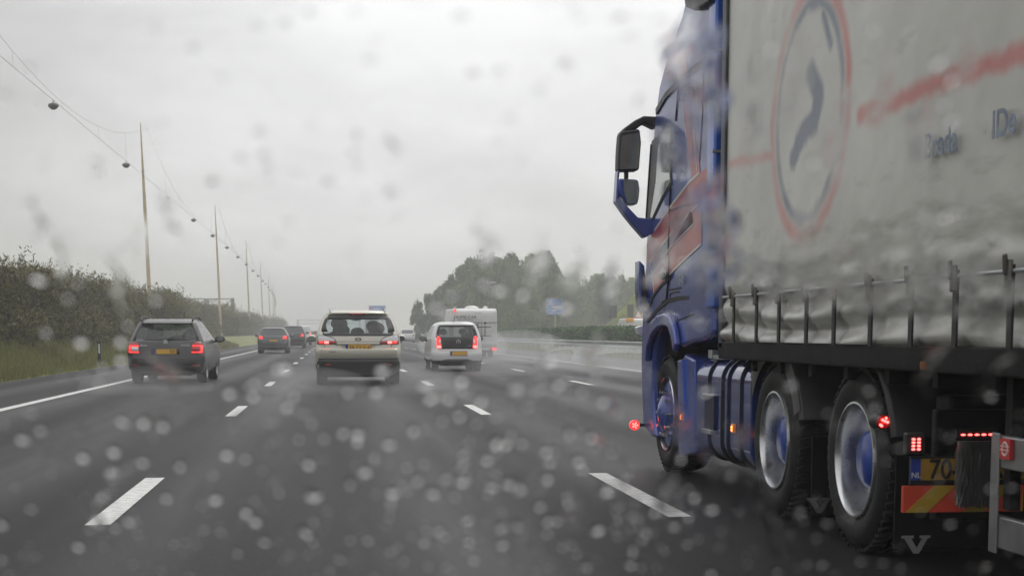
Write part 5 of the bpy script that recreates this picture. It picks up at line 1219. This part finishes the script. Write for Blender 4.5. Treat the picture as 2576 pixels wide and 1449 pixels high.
tc=N.new('ShaderNodeTexCoord'); mp=N.new('ShaderNodeMapping'); mp.inputs['Scale'].default_value=(1,1,2.6); L.new(tc.outputs['Generated'],mp.inputs['Vector'])
n1=N.new('ShaderNodeTexNoise'); n1.inputs['Scale'].default_value=4.5; n1.inputs['Detail'].default_value=7; n1.inputs['Roughness'].default_value=.52; n1.inputs['Distortion'].default_value=.25; L.new(mp.outputs[0],n1.inputs['Vector'])
# one brighter opening in the cloud above the road ahead, greyer cloud away from it
geo=N.new('ShaderNodeNewGeometry'); dot=N.new('ShaderNodeVectorMath'); dot.operation='DOT_PRODUCT'; bd=(ray(1180,250)).normalized(); dot.inputs[1].default_value=bd
L.new(tc.outputs['Generated'],dot.inputs[0])
mr=N.new('ShaderNodeMapRange'); mr.interpolation_type='SMOOTHSTEP'; mr.inputs['From Min'].default_value=math.cos(R(25)); mr.inputs['From Max'].default_value=1.0; mr.inputs['To Min'].default_value=SKYLO; mr.inputs['To Max'].default_value=SKYHI; L.new(dot.outputs['Value'],mr.inputs['Value'])
cr=N.new('ShaderNodeMapRange'); cr.inputs['From Min'].default_value=.32; cr.inputs['From Max'].default_value=.68; cr.inputs['To Min'].default_value=.76; cr.inputs['To Max'].default_value=1.20; L.new(n1.outputs['Fac'],cr.inputs['Value'])
sz=N.new('ShaderNodeSeparateXYZ'); L.new(tc.outputs['Generated'],sz.inputs[0]); zr=N.new('ShaderNodeMapRange'); zr.inputs['From Min'].default_value=.18; zr.inputs['From Max'].default_value=1; zr.inputs['To Min'].default_value=1; zr.inputs['To Max'].default_value=ZEN; L.new(sz.outputs['Z'],zr.inputs['Value'])
m0=N.new('ShaderNodeMath'); m0.operation='MULTIPLY'; L.new(mr.outputs[0],m0.inputs[0]); L.new(zr.outputs[0],m0.inputs[1])
mu=N.new('ShaderNodeMath'); mu.operation='MULTIPLY'; L.new(m0.outputs[0],mu.inputs[0]); L.new(cr.outputs[0],mu.inputs[1])
mx=N.new('ShaderNodeMix'); mx.data_type='RGBA'; mx.inputs['Factor'].default_value=.88; L.new(hs.outputs[0],mx.inputs['A'])
cc=N.new('ShaderNodeMix'); cc.data_type='RGBA'; cc.blend_type='MULTIPLY'; cc.inputs['Factor'].default_value=1; cc.inputs['A'].default_value=(1,1,1.01,1); L.new(mu.outputs[0],cc.inputs['B'])
L.new(cc.outputs['Result'],mx.inputs['B']); L.new(mx.outputs['Result'],bg.inputs['Color']); bg.inputs['Strength'].default_value=.10
sl=bpy.data.lights.new('sun','SUN'); sl.energy=.5; sl.angle=R(25); sl.color=(1,.97,.93); so=bpy.data.objects.new('sun',sl); COL.objects.link(so); so.rotation_euler=(PI/2-SUN_EL,0,PI-SUN_AZ)
S.view_settings.view_transform='Standard'; S.view_settings.look='None'; S.view_settings.exposure=EXPO; S.view_settings.gamma=1
S.cycles.use_denoising=True; S.cycles.max_bounces=8; S.cycles.transparent_max_bounces=16; S.cycles.volume_bounces=2; S.cycles.transmission_bounces=6; S.cycles.diffuse_bounces=3; S.cycles.glossy_bounces=3
S.cycles.use_adaptive_sampling=True; S.cycles.adaptive_threshold=.015
S.cycles.caustics_refractive=False; S.cycles.caustics_reflective=False
